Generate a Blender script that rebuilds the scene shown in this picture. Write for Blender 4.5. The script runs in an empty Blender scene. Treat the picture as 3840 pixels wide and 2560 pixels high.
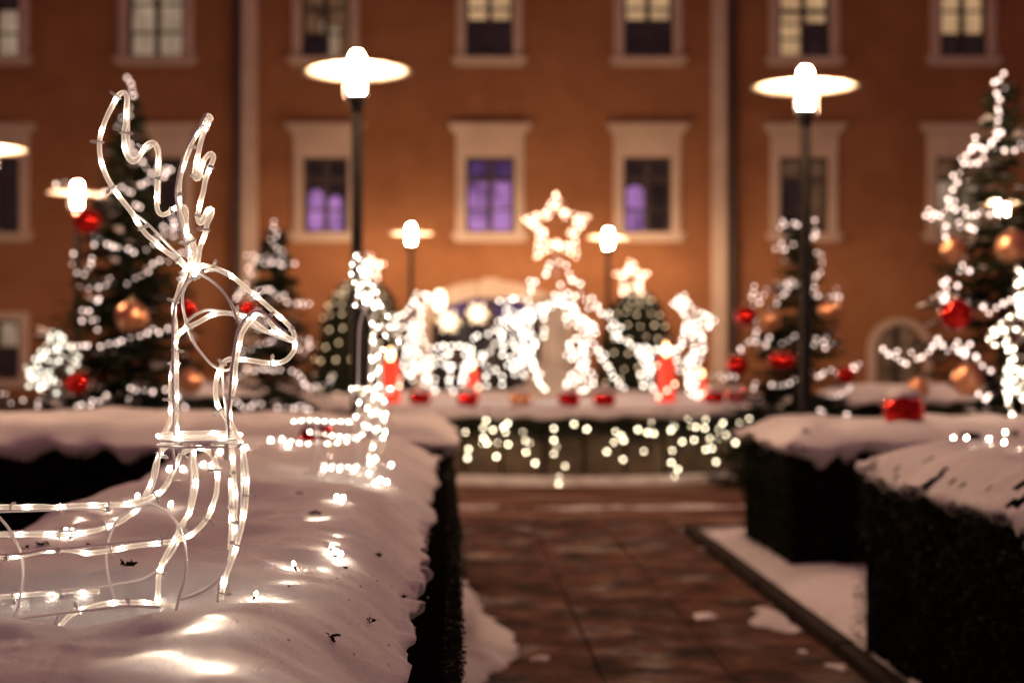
import bpy, bmesh, math, random
from mathutils import Vector, Matrix, noise as mnoise

random.seed(7)
S = bpy.context.scene
COL = S.collection
pi = math.pi

# ------------------------------------------------------------------ camera, sky, exposure
F = 5333.3            # focal length in photograph pixels (50 mm on a 36 mm sensor, 3840 px)
CX, HY, EYE = 1920.0, 1298.0, 1.60
cam = bpy.data.cameras.new('camera')
cam.lens = 50.0
cam.sensor_width = 36.0
cam.shift_y = 18.0 / 3840.0
cam.clip_start = 0.05
cam.clip_end = 400
cam.dof.use_dof = True
cam.dof.focus_distance = 3.0
cam.dof.aperture_fstop = 2.0
camo = bpy.data.objects.new('camera', cam)
camo.location = (0, 0, EYE)
camo.rotation_euler = (pi / 2, 0, 0)
COL.objects.link(camo)
S.camera = camo

W = bpy.data.worlds.new('World')
S.world = W
W.use_nodes = True
wn = W.node_tree
bg = wn.nodes['Background']
sky = wn.nodes.new('ShaderNodeTexSky')
sky.sky_type = 'NISHITA'
sky.sun_disc = False
sky.sun_elevation = math.radians(-4)
sky.sun_rotation = math.radians(200)
glow = wn.nodes.new('ShaderNodeRGB')            # the violet glow of a lit town under low cloud
glow.outputs[0].default_value = (1.0, 0.30, 0.45, 1)
addc = wn.nodes.new('ShaderNodeMix')
addc.data_type = 'RGBA'
addc.blend_type = 'ADD'
addc.inputs[0].default_value = 1.0
wn.links.new(glow.outputs[0], addc.inputs[6])
wn.links.new(sky.outputs[0], addc.inputs[7])
wn.links.new(addc.outputs[2], bg.inputs[0])
bg.inputs[1].default_value = 0.16

S.view_settings.view_transform = 'Standard'
S.view_settings.look = 'None'
S.view_settings.exposure = 0.12
S.view_settings.gamma = 1.0
S.view_settings.use_curve_mapping = False
S.render.engine = 'CYCLES'
cy = S.cycles
cy.use_adaptive_sampling = False
cy.use_denoising = True
cy.sample_clamp_indirect = 3.0
cy.sample_clamp_direct = 0.0
cy.max_bounces = 5
cy.diffuse_bounces = 3
cy.glossy_bounces = 3
cy.transmission_bounces = 4
cy.transparent_max_bounces = 16
cy.caustics_reflective = False
cy.caustics_refractive = False

LAMP_L = 1600.0                                  # radiance of a street lamp's glass

# ------------------------------------------------------------------ helpers
def P(x, y, d):
    """a point at depth d metres seen at photograph pixel x, y"""
    return Vector(((x - CX) / F * d, d, EYE - (y - HY) / F * d))

K = 3840.0 / 2352.0
def D(x, y, d):
    return P(x * K, y * K, d)

def on_plane(x, y, z):
    d = (EYE - z) * F / (y - HY)
    return P(x, y, d)

def G(u, d, z=0.0):
    """garden coordinates: the path runs 2.4 degrees left of the view axis"""
    return Vector((u - 0.042 * d, d, z))

def nz(x, y, z=0.0):
    return mnoise.noise(Vector((x, y, z)))

def props(o, label=None, cat=None, group=None, kind=None):
    if label: o['label'] = label
    if cat: o['category'] = cat
    if group: o['group'] = group
    if kind: o['kind'] = kind
    return o

def link(name, data, parent=None, mw=None):
    o = bpy.data.objects.new(name, data)
    COL.objects.link(o)
    if parent is not None:
        o.parent = parent
    return o

def empty(name, loc=(0, 0, 0), label=None, cat=None, group=None, rz=0.0):
    o = bpy.data.objects.new(name, None)
    o.empty_display_size = 0.1
    o.location = loc
    o.rotation_euler = (0, 0, rz)
    COL.objects.link(o)
    return props(o, label, cat, group)

class MB:
    """collects vertices and faces; .obj() links them as one mesh object"""
    def __init__(s):
        s.v, s.f, s.m, s.sm = [], [], [], []
    def quad(s, a, b, c, d, mi=0, sm=False):
        n = len(s.v)
        s.v += [tuple(a), tuple(b), tuple(c), tuple(d)]
        s.f.append((n, n + 1, n + 2, n + 3)); s.m.append(mi); s.sm.append(sm)
    def tri(s, a, b, c, mi=0):
        n = len(s.v)
        s.v += [tuple(a), tuple(b), tuple(c)]
        s.f.append((n, n + 1, n + 2)); s.m.append(mi); s.sm.append(False)
    def poly(s, pts, mi=0):
        n = len(s.v)
        s.v += [tuple(p) for p in pts]
        s.f.append(tuple(range(n, n + len(pts)))); s.m.append(mi); s.sm.append(False)
    def box(s, x0, x1, y0, y1, z0, z1, mi=0):
        n = len(s.v)
        s.v += [(x0, y0, z0), (x1, y0, z0), (x1, y1, z0), (x0, y1, z0),
                (x0, y0, z1), (x1, y0, z1), (x1, y1, z1), (x0, y1, z1)]
        for q in ((3, 2, 1, 0), (4, 5, 6, 7), (0, 1, 5, 4), (1, 2, 6, 5), (2, 3, 7, 6), (3, 0, 4, 7)):
            s.f.append(tuple(n + i for i in q)); s.m.append(mi); s.sm.append(False)
    def lathe(s, prof, seg=24, c=(0, 0, 0), mi=0, ax=None):
        n = len(s.v)
        R = Matrix.Identity(3)
        if ax is not None:
            R = Vector((0, 0, 1)).rotation_difference(Vector(ax)).to_matrix()
        c = Vector(c)
        for r, z in prof:
            for k in range(seg):
                a = 2 * pi * k / seg
                s.v.append(tuple(c + R @ Vector((r * math.cos(a), r * math.sin(a), z))))
        for i in range(len(prof) - 1):
            for k in range(seg):
                k2 = (k + 1) % seg
                s.f.append((n + i * seg + k, n + i * seg + k2, n + (i + 1) * seg + k2, n + (i + 1) * seg + k))
                s.m.append(mi); s.sm.append(True)
    def tube(s, pts, r, seg=6, mi=0, closed=False, caps=True):
        pts = [Vector(p) for p in pts]
        m = len(pts)
        if m < 2: return
        n = len(s.v)
        rs = r if isinstance(r, (list, tuple)) else [r] * m
        up = None
        for i, p in enumerate(pts):
            if closed:
                t = pts[(i + 1) % m] - pts[i - 1]
            else:
                t = pts[min(i + 1, m - 1)] - pts[max(i - 1, 0)]
            if t.length < 1e-9: t = Vector((0, 0, 1))
            t.normalize()
            if up is None:
                up = t.orthogonal().normalized()
            else:
                up = up - t * up.dot(t)
                up = up.normalized() if up.length > 1e-6 else t.orthogonal().normalized()
            w = t.cross(up)
            for k in range(seg):
                a = 2 * pi * k / seg
                s.v.append(tuple(p + (up * math.cos(a) + w * math.sin(a)) * rs[i]))
        for i in range(m if closed else m - 1):
            i2 = (i + 1) % m
            for k in range(seg):
                k2 = (k + 1) % seg
                s.f.append((n + i * seg + k, n + i * seg + k2, n + i2 * seg + k2, n + i2 * seg + k))
                s.m.append(mi); s.sm.append(True)
        if caps and not closed:
            s.f.append(tuple(n + k for k in reversed(range(seg)))); s.m.append(mi); s.sm.append(False)
            s.f.append(tuple(n + (m - 1) * seg + k for k in range(seg))); s.m.append(mi); s.sm.append(False)
    def mesh(s, name, mats):
        me = bpy.data.meshes.new(name)
        me.from_pydata(s.v, [], s.f)
        for m in (mats if isinstance(mats, (list, tuple)) else [mats]):
            me.materials.append(m)
        me.polygons.foreach_set('material_index', s.m)
        me.polygons.foreach_set('use_smooth', s.sm)
        me.update()
        return me
    def obj(s, name, mats, parent=None):
        return link(name, s.mesh(name, mats), parent)

def spline(pts, step=0.01, closed=False):
    """Catmull-Rom through the points, resampled about every step metres"""
    pts = [Vector(p) for p in pts]
    if closed:
        q = [pts[-1]] + pts + [pts[0], pts[1]]
    else:
        q = [pts[0] * 2 - pts[1]] + pts + [pts[-1] * 2 - pts[-2]]
    out = []
    for i in range(1, len(q) - 2):
        a, b, c, d = q[i - 1], q[i], q[i + 1], q[i + 2]
        n = max(2, int((c - b).length / step))
        for k in range(n):
            t = k / n
            out.append(0.5 * ((2 * b) + (c - a) * t + (2 * a - 5 * b + 4 * c - d) * t * t + (3 * b - a - 3 * c + d) * t ** 3))
    if not closed:
        out.append(q[-2])
    return out

def along(pts, step, start=0.0):
    """points and tangents every step metres of a polyline"""
    out, need = [], start
    acc = 0.0
    for a, b in zip(pts[:-1], pts[1:]):
        L = (b - a).length
        if L < 1e-9: continue
        while need <= acc + L:
            t = (need - acc) / L
            out.append((a.lerp(b, t), (b - a).normalized()))
            need += step
        acc += L
    return out

# ------------------------------------------------------------------ materials
def new_mat(name):
    m = bpy.data.materials.new(name)
    m.use_nodes = True
    nt = m.node_tree
    return m, nt, nt.nodes['Principled BSDF']

def coord(nt, scale=1.0):
    tc = nt.nodes.new('ShaderNodeTexCoord')
    mp = nt.nodes.new('ShaderNodeMapping')
    mp.inputs['Scale'].default_value = scale if isinstance(scale, tuple) else (scale,) * 3
    geo = nt.nodes.new('ShaderNodeNewGeometry')
    nt.links.new(geo.outputs['Position'], mp.inputs['Vector'])
    return mp.outputs[0]

def noise_node(nt, vec, scale, detail=4, rough=0.6):
    n = nt.nodes.new('ShaderNodeTexNoise')
    n.inputs['Scale'].default_value = scale
    n.inputs['Detail'].default_value = detail
    n.inputs['Roughness'].default_value = rough
    nt.links.new(vec, n.inputs['Vector'])
    return n.outputs['Fac']

def ramp(nt, fac, stops):
    r = nt.nodes.new('ShaderNodeValToRGB')
    el = r.color_ramp.elements
    while len(el) < len(stops): el.new(0.5)
    for e, (p, c) in zip(el, stops):
        e.position = p
        e.color = (*c, 1)
    nt.links.new(fac, r.inputs[0])
    return r.outputs[0]

def bump(nt, h, b, strength=0.3, dist=0.01):
    n = nt.nodes.new('ShaderNodeBump')
    n.inputs['Strength'].default_value = strength
    n.inputs['Distance'].default_value = dist
    nt.links.new(h, n.inputs['Height'])
    nt.links.new(n.outputs[0], b.inputs['Normal'])

def mat_noise(name, stops, scale=4.0, rough=0.8, bstr=0.25, bdist=0.01, bscale=None, spec=0.3, stretch=1.0, metal=0.0):
    m, nt, b = new_mat(name)
    v = coord(nt, stretch)
    c = ramp(nt, noise_node(nt, v, scale), stops)
    nt.links.new(c, b.inputs['Base Color'])
    b.inputs['Roughness'].default_value = rough
    b.inputs['Specular IOR Level'].default_value = spec
    b.inputs['Metallic'].default_value = metal
    if bstr: bump(nt, noise_node(nt, v, bscale or scale * 5, 5), b, bstr, bdist)
    return m

def mat_emit(name, col, strength, sampling='AUTO', base=(0.8, 0.8, 0.8)):
    m, nt, b = new_mat(name)
    b.inputs['Base Color'].default_value = (*base, 1)
    b.inputs['Emission Color'].default_value = (*col, 1)
    b.inputs['Emission Strength'].default_value = strength
    b.inputs['Roughness'].default_value = 0.4
    m.cycles.emission_sampling = sampling
    return m

def mat_snow(name, translucent=0.25):
    m, nt, b = new_mat(name)
    v = coord(nt)
    c = ramp(nt, noise_node(nt, v, 3.0), [(0.3, (0.80, 0.80, 0.82)), (0.7, (0.88, 0.87, 0.88))])
    nt.links.new(c, b.inputs['Base Color'])
    b.inputs['Roughness'].default_value = 0.65
    b.inputs['Specular IOR Level'].default_value = 0.25
    mx = nt.nodes.new('ShaderNodeMath'); mx.operation = 'MULTIPLY_ADD'
    nt.links.new(noise_node(nt, v, 260.0, 2, 0.8), mx.inputs[0])
    mx.inputs[1].default_value = 0.45
    nt.links.new(noise_node(nt, v, 42.0, 6, 0.72), mx.inputs[2])
    bump(nt, mx.outputs[0], b, 0.75, 0.012)
    tr = nt.nodes.new('ShaderNodeBsdfTranslucent')
    tr.inputs[0].default_value = (0.85, 0.83, 0.80, 1)
    mix = nt.nodes.new('ShaderNodeMixShader')
    mix.inputs[0].default_value = translucent
    nt.links.new(b.outputs[0], mix.inputs[1])
    nt.links.new(tr.outputs[0], mix.inputs[2])
    nt.links.new(mix.outputs[0], nt.nodes['Material Output'].inputs['Surface'])
    return m

M = {}
M['snow'] = mat_snow('snow', 0.22)
M['dull_snow'] = mat_noise('trodden_snow', [(0.3, (0.42, 0.38, 0.36)), (0.65, (0.74, 0.72, 0.72))], 5, 0.8, 0.5, 0.02)
M['leaf'] = mat_noise('hedge_leaf', [(0.3, (0.007, 0.011, 0.005)), (0.7, (0.022, 0.030, 0.013))], 30, 0.6, 0.0, spec=0.08)
M['hedge_core'] = mat_noise('hedge_twigs', [(0.3, (0.003, 0.0035, 0.002)), (0.7, (0.007, 0.007, 0.0045))], 20, 0.9, 0.6, 0.03, spec=0.0)
M['needle'] = mat_noise('fir_needle', [(0.3, (0.009, 0.014, 0.008)), (0.7, (0.026, 0.038, 0.019))], 14, 0.6, 0.0, spec=0.1)
M['bark'] = mat_noise('bark', [(0.3, (0.03, 0.02, 0.014)), (0.7, (0.07, 0.05, 0.035))], 12, 0.9, 0.5, 0.02)
M['plaster'] = mat_noise('orange_plaster', [(0.25, (0.175, 0.078, 0.034)), (0.5, (0.225, 0.106, 0.048)), (0.78, (0.27, 0.134, 0.064))], 0.9, 0.9, 0.25, 0.01, 25, 0.1)
M['trim'] = mat_noise('cream_plaster', [(0.3, (0.40, 0.325, 0.26)), (0.7, (0.48, 0.40, 0.32))], 1.5, 0.85, 0.2, 0.008, 20, 0.1)
M['window_wood'] = mat_noise('dark_window_wood', [(0.3, (0.03, 0.022, 0.018)), (0.7, (0.05, 0.036, 0.028))], 8, 0.5, 0.1, 0.004)
M['pipe'] = mat_noise('dark_downpipe', [(0.3, (0.020, 0.018, 0.018)), (0.7, (0.035, 0.03, 0.03))], 6, 0.5, 0.1, 0.004)
M['post'] = mat_noise('black_lamp_post', [(0.3, (0.006, 0.006, 0.0065)), (0.7, (0.014, 0.013, 0.014))], 9, 0.6, 0.1, 0.003, None, 0.15)
M['stone'] = mat_noise('fountain_stone', [(0.3, (0.055, 0.042, 0.028)), (0.7, (0.15, 0.115, 0.075))], 4.0, 0.45, 0.4, 0.01, 22)
M['column_stone'] = mat_noise('pale_column_stone', [(0.3, (0.40, 0.34, 0.27)), (0.7, (0.52, 0.45, 0.36))], 3.0, 0.8, 0.4, 0.01, 22)
M['wire'] = mat_noise('white_frame_wire', [(0.3, (0.84, 0.82, 0.82)), (0.7, (0.90, 0.88, 0.88))], 60, 0.35, 0.15, 0.0006, 300, 0.5)
M['tie'] = mat_snow('clear_cable_tie', 0.5)
M['cable'] = mat_noise('dark_cable', [(0.3, (0.008, 0.009, 0.008)), (0.7, (0.02, 0.02, 0.018))], 40, 0.5, 0.0)
M['frame_steel'] = mat_noise('grey_frame_steel', [(0.3, (0.25, 0.24, 0.23)), (0.7, (0.38, 0.36, 0.34))], 20, 0.5, 0.0)
M['red_gloss'] = mat_noise('glossy_red', [(0.3, (0.50, 0.010, 0.008)), (0.7, (0.62, 0.018, 0.012))], 3, 0.10, 0.0, spec=0.6, metal=0.85)
M['gold_gloss'] = mat_noise('satin_copper', [(0.3, (0.62, 0.30, 0.15)), (0.7, (0.72, 0.38, 0.20))], 3, 0.30, 0.0, spec=0.8, metal=0.9)
M['cap_metal'] = mat_noise('bauble_cap', [(0.3, (0.4, 0.32, 0.2)), (0.7, (0.5, 0.4, 0.25))], 9, 0.3, 0.0, metal=1.0)

# snow-dusted, wet stone slabs of the path
m, nt, b = new_mat('wet_stone_slab')
v = coord(nt)
base = ramp(nt, noise_node(nt, v, 2.9, 7, 0.62), [(0.38, (0.010, 0.0045, 0.004)), (0.485, (0.062, 0.023, 0.014)), (0.60, (0.095, 0.040, 0.025)), (0.78, (0.24, 0.145, 0.105))])
nt.links.new(base, b.inputs['Base Color'])
rr = nt.nodes.new('ShaderNodeMapRange')
nt.links.new(noise_node(nt, v, 2.2, 6, 0.65), rr.inputs[0])
rr.inputs[1].default_value = 0.36; rr.inputs[2].default_value = 0.5
rr.inputs[3].default_value = 0.45; rr.inputs[4].default_value = 0.9
nt.links.new(rr.outputs[0], b.inputs['Roughness'])
b.inputs['Specular IOR Level'].default_value = 0.07
bump(nt, noise_node(nt, v, 18, 6, 0.7), b, 0.5, 0.012)
M['slab'] = m
M['road'] = mat_noise('snowy_road', [(0.34, (0.08, 0.036, 0.022)), (0.50, (0.16, 0.085, 0.055)), (0.70, (0.38, 0.27, 0.21))], 1.6, 0.9, 0.5, 0.02, 12, 0.06, (0.5, 1.6, 1.0))
M['ground'] = mat_noise('snowy_ground', [(0.35, (0.20, 0.17, 0.16)), (0.6, (0.62, 0.60, 0.60))], 1.2, 0.9, 0.4, 0.03, 9)
M['kerb'] = mat_noise('kerb_stone', [(0.3, (0.010, 0.007, 0.006)), (0.7, (0.03, 0.021, 0.017))], 8, 0.8, 0.4, 0.01, spec=0.04)

WARM = (1.0, 0.63, 0.37)
M['lamp_glass'] = mat_emit('street_lamp_glass', (1.0, 0.60, 0.36), LAMP_L)
M['lamp_cap'] = mat_emit('street_lamp_cap_glass', (1.0, 0.60, 0.36), LAMP_L * 0.60)
M['lamp_disc'] = mat_noise('lamp_reflector_disc', [(0.3, (0.15, 0.135, 0.11)), (0.7, (0.17, 0.15, 0.125))], 6, 0.6, 0.0)
M['bulb_tree'] = mat_emit('tree_bulb', (1.0, 0.74, 0.64), 4.0, 'NONE')
M['bulb_cool'] = mat_emit('shrub_bulb', (1.0, 0.95, 0.76), 3.4, 'NONE')
M['bulb_gold'] = mat_emit('golden_bulb', (1.0, 0.70, 0.40), 3.4, 'NONE')
M['bulb_warm'] = mat_emit('warm_white_bulb', (1.0, 0.88, 0.74), 10)
M['bulb_icicle'] = mat_emit('icicle_bulb', (1.0, 0.82, 0.55), 15)
M['bulb_star'] = mat_emit('peach_bulb', (1.0, 0.60, 0.40), 13)
M['tip'] = mat_emit('string_bulb_tip', (1.0, 0.80, 0.60), 190)
M['bead'] = mat_emit('rope_led', (1.0, 0.88, 0.70), 78)
M['candle_red'] = mat_emit('lit_red_candle', (1.0, 0.055, 0.018), 0.75, 'AUTO', (0.45, 0.015, 0.01))
M['flame'] = mat_emit('candle_light', (1.0, 0.50, 0.22), 14)
M['lantern'] = mat_emit('star_lantern_paper', (1.0, 0.72, 0.42), 1.7)
M['globe'] = mat_emit('wall_lamp_globe', (1.0, 0.80, 0.55), 4.5)

# clear plastic rope-light tube
m, nt, b = new_mat('clear_rope_tube')
b.inputs['Base Color'].default_value = (0.97, 0.95, 0.90, 1)
b.inputs['Roughness'].default_value = 0.18
b.inputs['Specular IOR Level'].default_value = 0.6
tr = nt.nodes.new('ShaderNodeBsdfTransparent'); tr.inputs[0].default_value = (0.97, 0.94, 0.88, 1)
tl = nt.nodes.new('ShaderNodeBsdfTranslucent'); tl.inputs[0].default_value = (0.98, 0.95, 0.88, 1)
mx1 = nt.nodes.new('ShaderNodeMixShader'); mx1.inputs[0].default_value = 0.6
nt.links.new(b.outputs[0], mx1.inputs[1]); nt.links.new(tl.outputs[0], mx1.inputs[2])
em = nt.nodes.new('ShaderNodeEmission'); em.inputs[0].default_value = (1.0, 0.92, 0.80, 1); em.inputs[1].default_value = 0.24
ad = nt.nodes.new('ShaderNodeAddShader')
nt.links.new(mx1.outputs[0], ad.inputs[0]); nt.links.new(em.outputs[0], ad.inputs[1])
lw = nt.nodes.new('ShaderNodeLayerWeight'); lw.inputs[0].default_value = 0.35
mr = nt.nodes.new('ShaderNodeMapRange')
nt.links.new(lw.outputs['Facing'], mr.inputs[0])
mr.inputs[3].default_value = 0.30; mr.inputs[4].default_value = 0.90
mx2 = nt.nodes.new('ShaderNodeMixShader')
nt.links.new(mr.outputs[0], mx2.inputs[0])
nt.links.new(tr.outputs[0], mx2.inputs[1]); nt.links.new(ad.outputs[0], mx2.inputs[2])
nt.links.new(mx2.outputs[0], nt.nodes['Material Output'].inputs['Surface'])
m.cycles.emission_sampling = 'NONE'
M['rope'] = m
M['core'] = mat_noise('rope_core_wire', [(0.3, (0.50, 0.36, 0.20)), (0.7, (0.62, 0.46, 0.28))], 30, 0.4, 0.0)

def mat_pane(name, stops, scale, strength, stretch=(1, 1, 1)):
    m, nt, b = new_mat(name)
    v = coord(nt, stretch)
    c = ramp(nt, noise_node(nt, v, scale, 3), stops)
    b.inputs['Base Color'].default_value = (0.01, 0.01, 0.012, 1)
    b.inputs['Roughness'].default_value = 0.08
    nt.links.new(c, b.inputs['Emission Color'])
    b.inputs['Emission Strength'].default_value = strength
    m.cycles.emission_sampling = 'NONE'
    return m
M['pane_dark'] = mat_pane('dark_window_pane', [(0.4, (0.003, 0.002, 0.002)), (0.7, (0.012, 0.007, 0.006))], 2.0, 1.0)
M['pane_warm'] = mat_pane('warm_lit_pane', [(0.3, (0.32, 0.185, 0.09)), (0.7, (0.50, 0.31, 0.16))], 1.5, 1.0)
M['pane_pale'] = mat_pane('pale_lit_pane', [(0.3, (0.17, 0.11, 0.07)), (0.7, (0.33, 0.235, 0.16))], 2.5, 1.0, (3, 1, 1))
M['pane_brown'] = mat_pane('brown_lit_pane', [(0.3, (0.035, 0.016, 0.007)), (0.7, (0.13, 0.065, 0.03))], 2.2, 1.0)
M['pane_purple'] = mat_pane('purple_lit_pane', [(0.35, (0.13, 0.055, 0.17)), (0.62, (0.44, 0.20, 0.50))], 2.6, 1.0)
M['pane_violet'] = mat_pane('deep_violet_pane', [(0.35, (0.016, 0.007, 0.03)), (0.7, (0.09, 0.04, 0.16))], 3.0, 1.0)

# ------------------------------------------------------------------ ground, road, path
mb = MB(); mb.quad((-60, -30, -0.03), (60, -30, -0.03), (60, 80, -0.03), (-60, 80, -0.03))
props(mb.obj('ground', M['ground']), kind='structure')

FX, FY, FR = 0.60, 19.9, 3.50                    # fountain centre and radius
mb = MB()
for k in range(96):                              # ring road round the fountain
    a, c = 2 * pi * k / 96, 2 * pi * (k + 1) / 96
    r0, r1 = FR + 0.0, FR + 3.7
    mb.quad((FX + r0 * math.cos(a), FY + r0 * math.sin(a), 0.004), (FX + r1 * math.cos(a), FY + r1 * math.sin(a), 0.004),
            (FX + r1 * math.cos(c), FY + r1 * math.sin(c), 0.004), (FX + r0 * math.cos(c), FY + r0 * math.sin(c), 0.004))
props(mb.obj('road', M['road']), kind='structure')

for (r0, r1, hh, sd) in ((5.6, 6.1, .022, 3),):   # ploughed snow lines on the ring road
    mb = MB(); idx = {}
    nk, nr = 150, 8
    for k in range(nk + 1):
        a = -pi * .98 + pi * .96 * k / nk
        for i in range(nr + 1):
            t = i / nr; r = r0 + (r1 - r0) * t
            x, y = FX + r * math.cos(a), FY + r * math.sin(a)
            z = hh * math.sin(pi * t) * (0.25 + 1.1 * nz(x * 1.6, y * 1.6, sd) + .6 * nz(x * 6, y * 6, sd)) + .012 * nz(x * 13, y * 13, sd) + .002 - .02 * (t in (0, 1))
            idx[k, i] = len(mb.v); mb.v.append((x, y, z))
    for k in range(nk):
        for i in range(nr):
            mb.f.append((idx[k, i], idx[k + 1, i], idx[k + 1, i + 1], idx[k, i + 1])); mb.m.append(0); mb.sm.append(True)
    props(mb.obj('snow_ridge', M['dull_snow']), kind='stuff')

path = empty('path'); props(path, kind='structure')
mb = MB(); mb.poly([G(0.0, -2, -0.012), G(2.0, -2, -0.012), G(2.0, 13.4, -0.012), G(0.0, 13.4, -0.012)])
bed = mb.obj('bedding', M['kerb'], path)
SL = 0.63
mb = MB()
h = SL / 2 - 0.003
mb.v = [(-h, -h, -0.05), (h, -h, -0.05), (h, h, -0.05), (-h, h, -0.05), (-h, -h, -0.005), (h, -h, -0.005), (h, h, -0.005), (-h, h, -0.005),
        (-h + .008, -h + .008, 0.006), (h - .008, -h + .008, 0.006), (h - .008, h - .008, 0.006), (-h + .008, h - .008, 0.006)]
mb.f = [(0, 1, 5, 4), (1, 2, 6, 5), (2, 3, 7, 6), (3, 0, 4, 7), (4, 5, 9, 8), (5, 6, 10, 9), (6, 7, 11, 10), (7, 4, 8, 11), (8, 9, 10, 11)]
mb.m = [0] * 9; mb.sm = [False] * 9
slab_me = mb.mesh('slab', M['slab'])
for j in range(-3, 21):
    for i in range(3):
        u = 0.09 + SL * (i + 0.5)
        d = 0.35 + SL * j
        o = link('slab', slab_me, path)
        o.location = G(u, d, 0.004 + random.uniform(-0.004, 0.004))
        o.rotation_euler = (random.uniform(-.006, .006), random.uniform(-.006, .006), 0.042 + random.choice((0, pi / 2, pi)) + random.uniform(-.004, .004))

kerb = empty('kerb', G(2.04, 6, 0)); props(kerb, kind='structure')
mb = MB(); mb.box(-0.05, 0.05, -0.48, 0.48, -0.05, 0.065)
bm = bmesh.new(); me = mb.mesh('kerb_stone', M['kerb']); bm.from_mesh(me)
bmesh.ops.bevel(bm, geom=[e for e in bm.edges], offset=0.012, segments=2, affect='EDGES', profile=0.6)
bm.to_mesh(me); bm.free()
for j in range(12):
    o = link('kerb_stone', me, kerb)
    o.location = G(2.04, 1.0 + j * 0.98, random.uniform(-.006, .006)) - kerb.location
    o.rotation_euler = (0, 0, 0.042 + random.uniform(-.006, .006))

def mound(name, pts, hgt, seed, mat, label=None, res=0.03, kind='stuff'):
    """a low heap of snow filling the outline pts (x, y), thickest in the middle"""
    xs = [p[0] for p in pts]; ys = [p[1] for p in pts]
    x0, x1, y0, y1 = min(xs), max(xs), min(ys), max(ys)
    nx, ny = max(4, int((x1 - x0) / res)), max(4, int((y1 - y0) / res))
    def edge(x, y):
        inside = False; best = 9e9
        n = len(pts)
        for i in range(n):
            ax, ay = pts[i]; bx, by = pts[(i + 1) % n]
            if (ay > y) != (by > y) and x < (bx - ax) * (y - ay) / (by - ay) + ax: inside = not inside
            L2 = (bx - ax) ** 2 + (by - ay) ** 2
            t = max(0, min(1, ((x - ax) * (bx - ax) + (y - ay) * (by - ay)) / max(L2, 1e-9)))
            best = min(best, math.hypot(x - ax - t * (bx - ax), y - ay - t * (by - ay)))
        return best if inside else -best
    mbm = MB(); idx = {}
    for i in range(nx + 1):
        for j in range(ny + 1):
            x = x0 + (x1 - x0) * i / nx; y = y0 + (y1 - y0) * j / ny
            e = edge(x, y) + 0.06 * nz(x * 5, y * 5, seed) + 0.03 * nz(x * 14, y * 14, seed)
            z = hgt * (1 - math.exp(-max(0, e) / (0.09 + 0.3 * hgt))) + 0.015 * nz(x * 9, y * 9, seed + 3) - (0.03 if e < 0 else 0.0) + (0.008 if e > 0 else 0)
            idx[i, j] = len(mbm.v); mbm.v.append((x, y, z))
    for i in range(nx):
        for j in range(ny):
            q = (idx[i, j], idx[i + 1, j], idx[i + 1, j + 1], idx[i, j + 1])
            if max(mbm.v[k][2] for k in q) > -0.012:
                mbm.f.append(q); mbm.m.append(0); mbm.sm.append(True)
    o = mbm.obj(name, mat)
    return props(o, kind=kind)

mound('snow_bank', [tuple(G(-0.10, 5.0)[:2]), tuple(G(0.10, 5.4)[:2]), tuple(G(0.14, 6.3)[:2]), tuple(G(0.20, 6.9)[:2]), tuple(G(0.34, 7.3)[:2]), tuple(G(0.36, 7.8)[:2]), tuple(G(0.22, 8.2)[:2]), tuple(G(0.10, 9.6)[:2]), tuple(G(-0.10, 9.8)[:2])], 0.10, 4, M['snow'])
mound('snow_bank', [tuple(G(2.05, 1.5)[:2]), tuple(G(2.62, 1.5)[:2]), tuple(G(2.62, 7.4)[:2]), tuple(G(3.2, 7.6)[:2]), tuple(G(3.2, 9.4)[:2]), tuple(G(2.4, 11.2)[:2]), tuple(G(2.05, 11.9)[:2]), tuple(G(2.02, 10.5)[:2]), tuple(G(2.08, 8)[:2])], 0.13, 9, M['snow'], res=0.05)
mbs = MB()
props(mound('snow_clump', [tuple(G(1.70, 8.1)[:2]), tuple(G(1.95, 7.9)[:2]), tuple(G(1.97, 8.5)[:2]), tuple(G(1.83, 8.6)[:2])], 0.06, 21, M['snow'], res=0.02), kind='stuff')
for (x, y, w) in ((1620, 1418, .10), (1768, 1392, .05), (1785, 1418, .06), (1606, 1262, .05), (1650, 1310, .04), (1950, 1460, .08), (1240, 1520, .06), (1850, 1500, .05), (1925, 1535, .09)):
    c = on_plane(x * K, y * K, 0.0)
    pts = [(c.x + w * random.uniform(.6, 1) * math.cos(a), c.y + 1.3 * w * random.uniform(.6, 1) * math.sin(a)) for a in [k * pi / 4 for k in range(8)]]
    mound('snow_clump', pts, 0.035, int(x), M['dull_snow'], res=0.015)

# ------------------------------------------------------------------ building
BD = 28.4
PX = K * BD / F
def bx(x): return (x - 1176.0) * PX
def bz(y): return EYE - (y - 795.0) * PX

bld = empty('building', (bx(1176), BD, 0), 'long orange plastered building with cream window surrounds behind the fountain', 'building')
def bobj(mb, name, mats, parent=None):
    o = mb.obj(name, mats, parent or bld)
    if parent is None or parent is bld:
        o.location = -Vector(bld.location)
    return o

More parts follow.
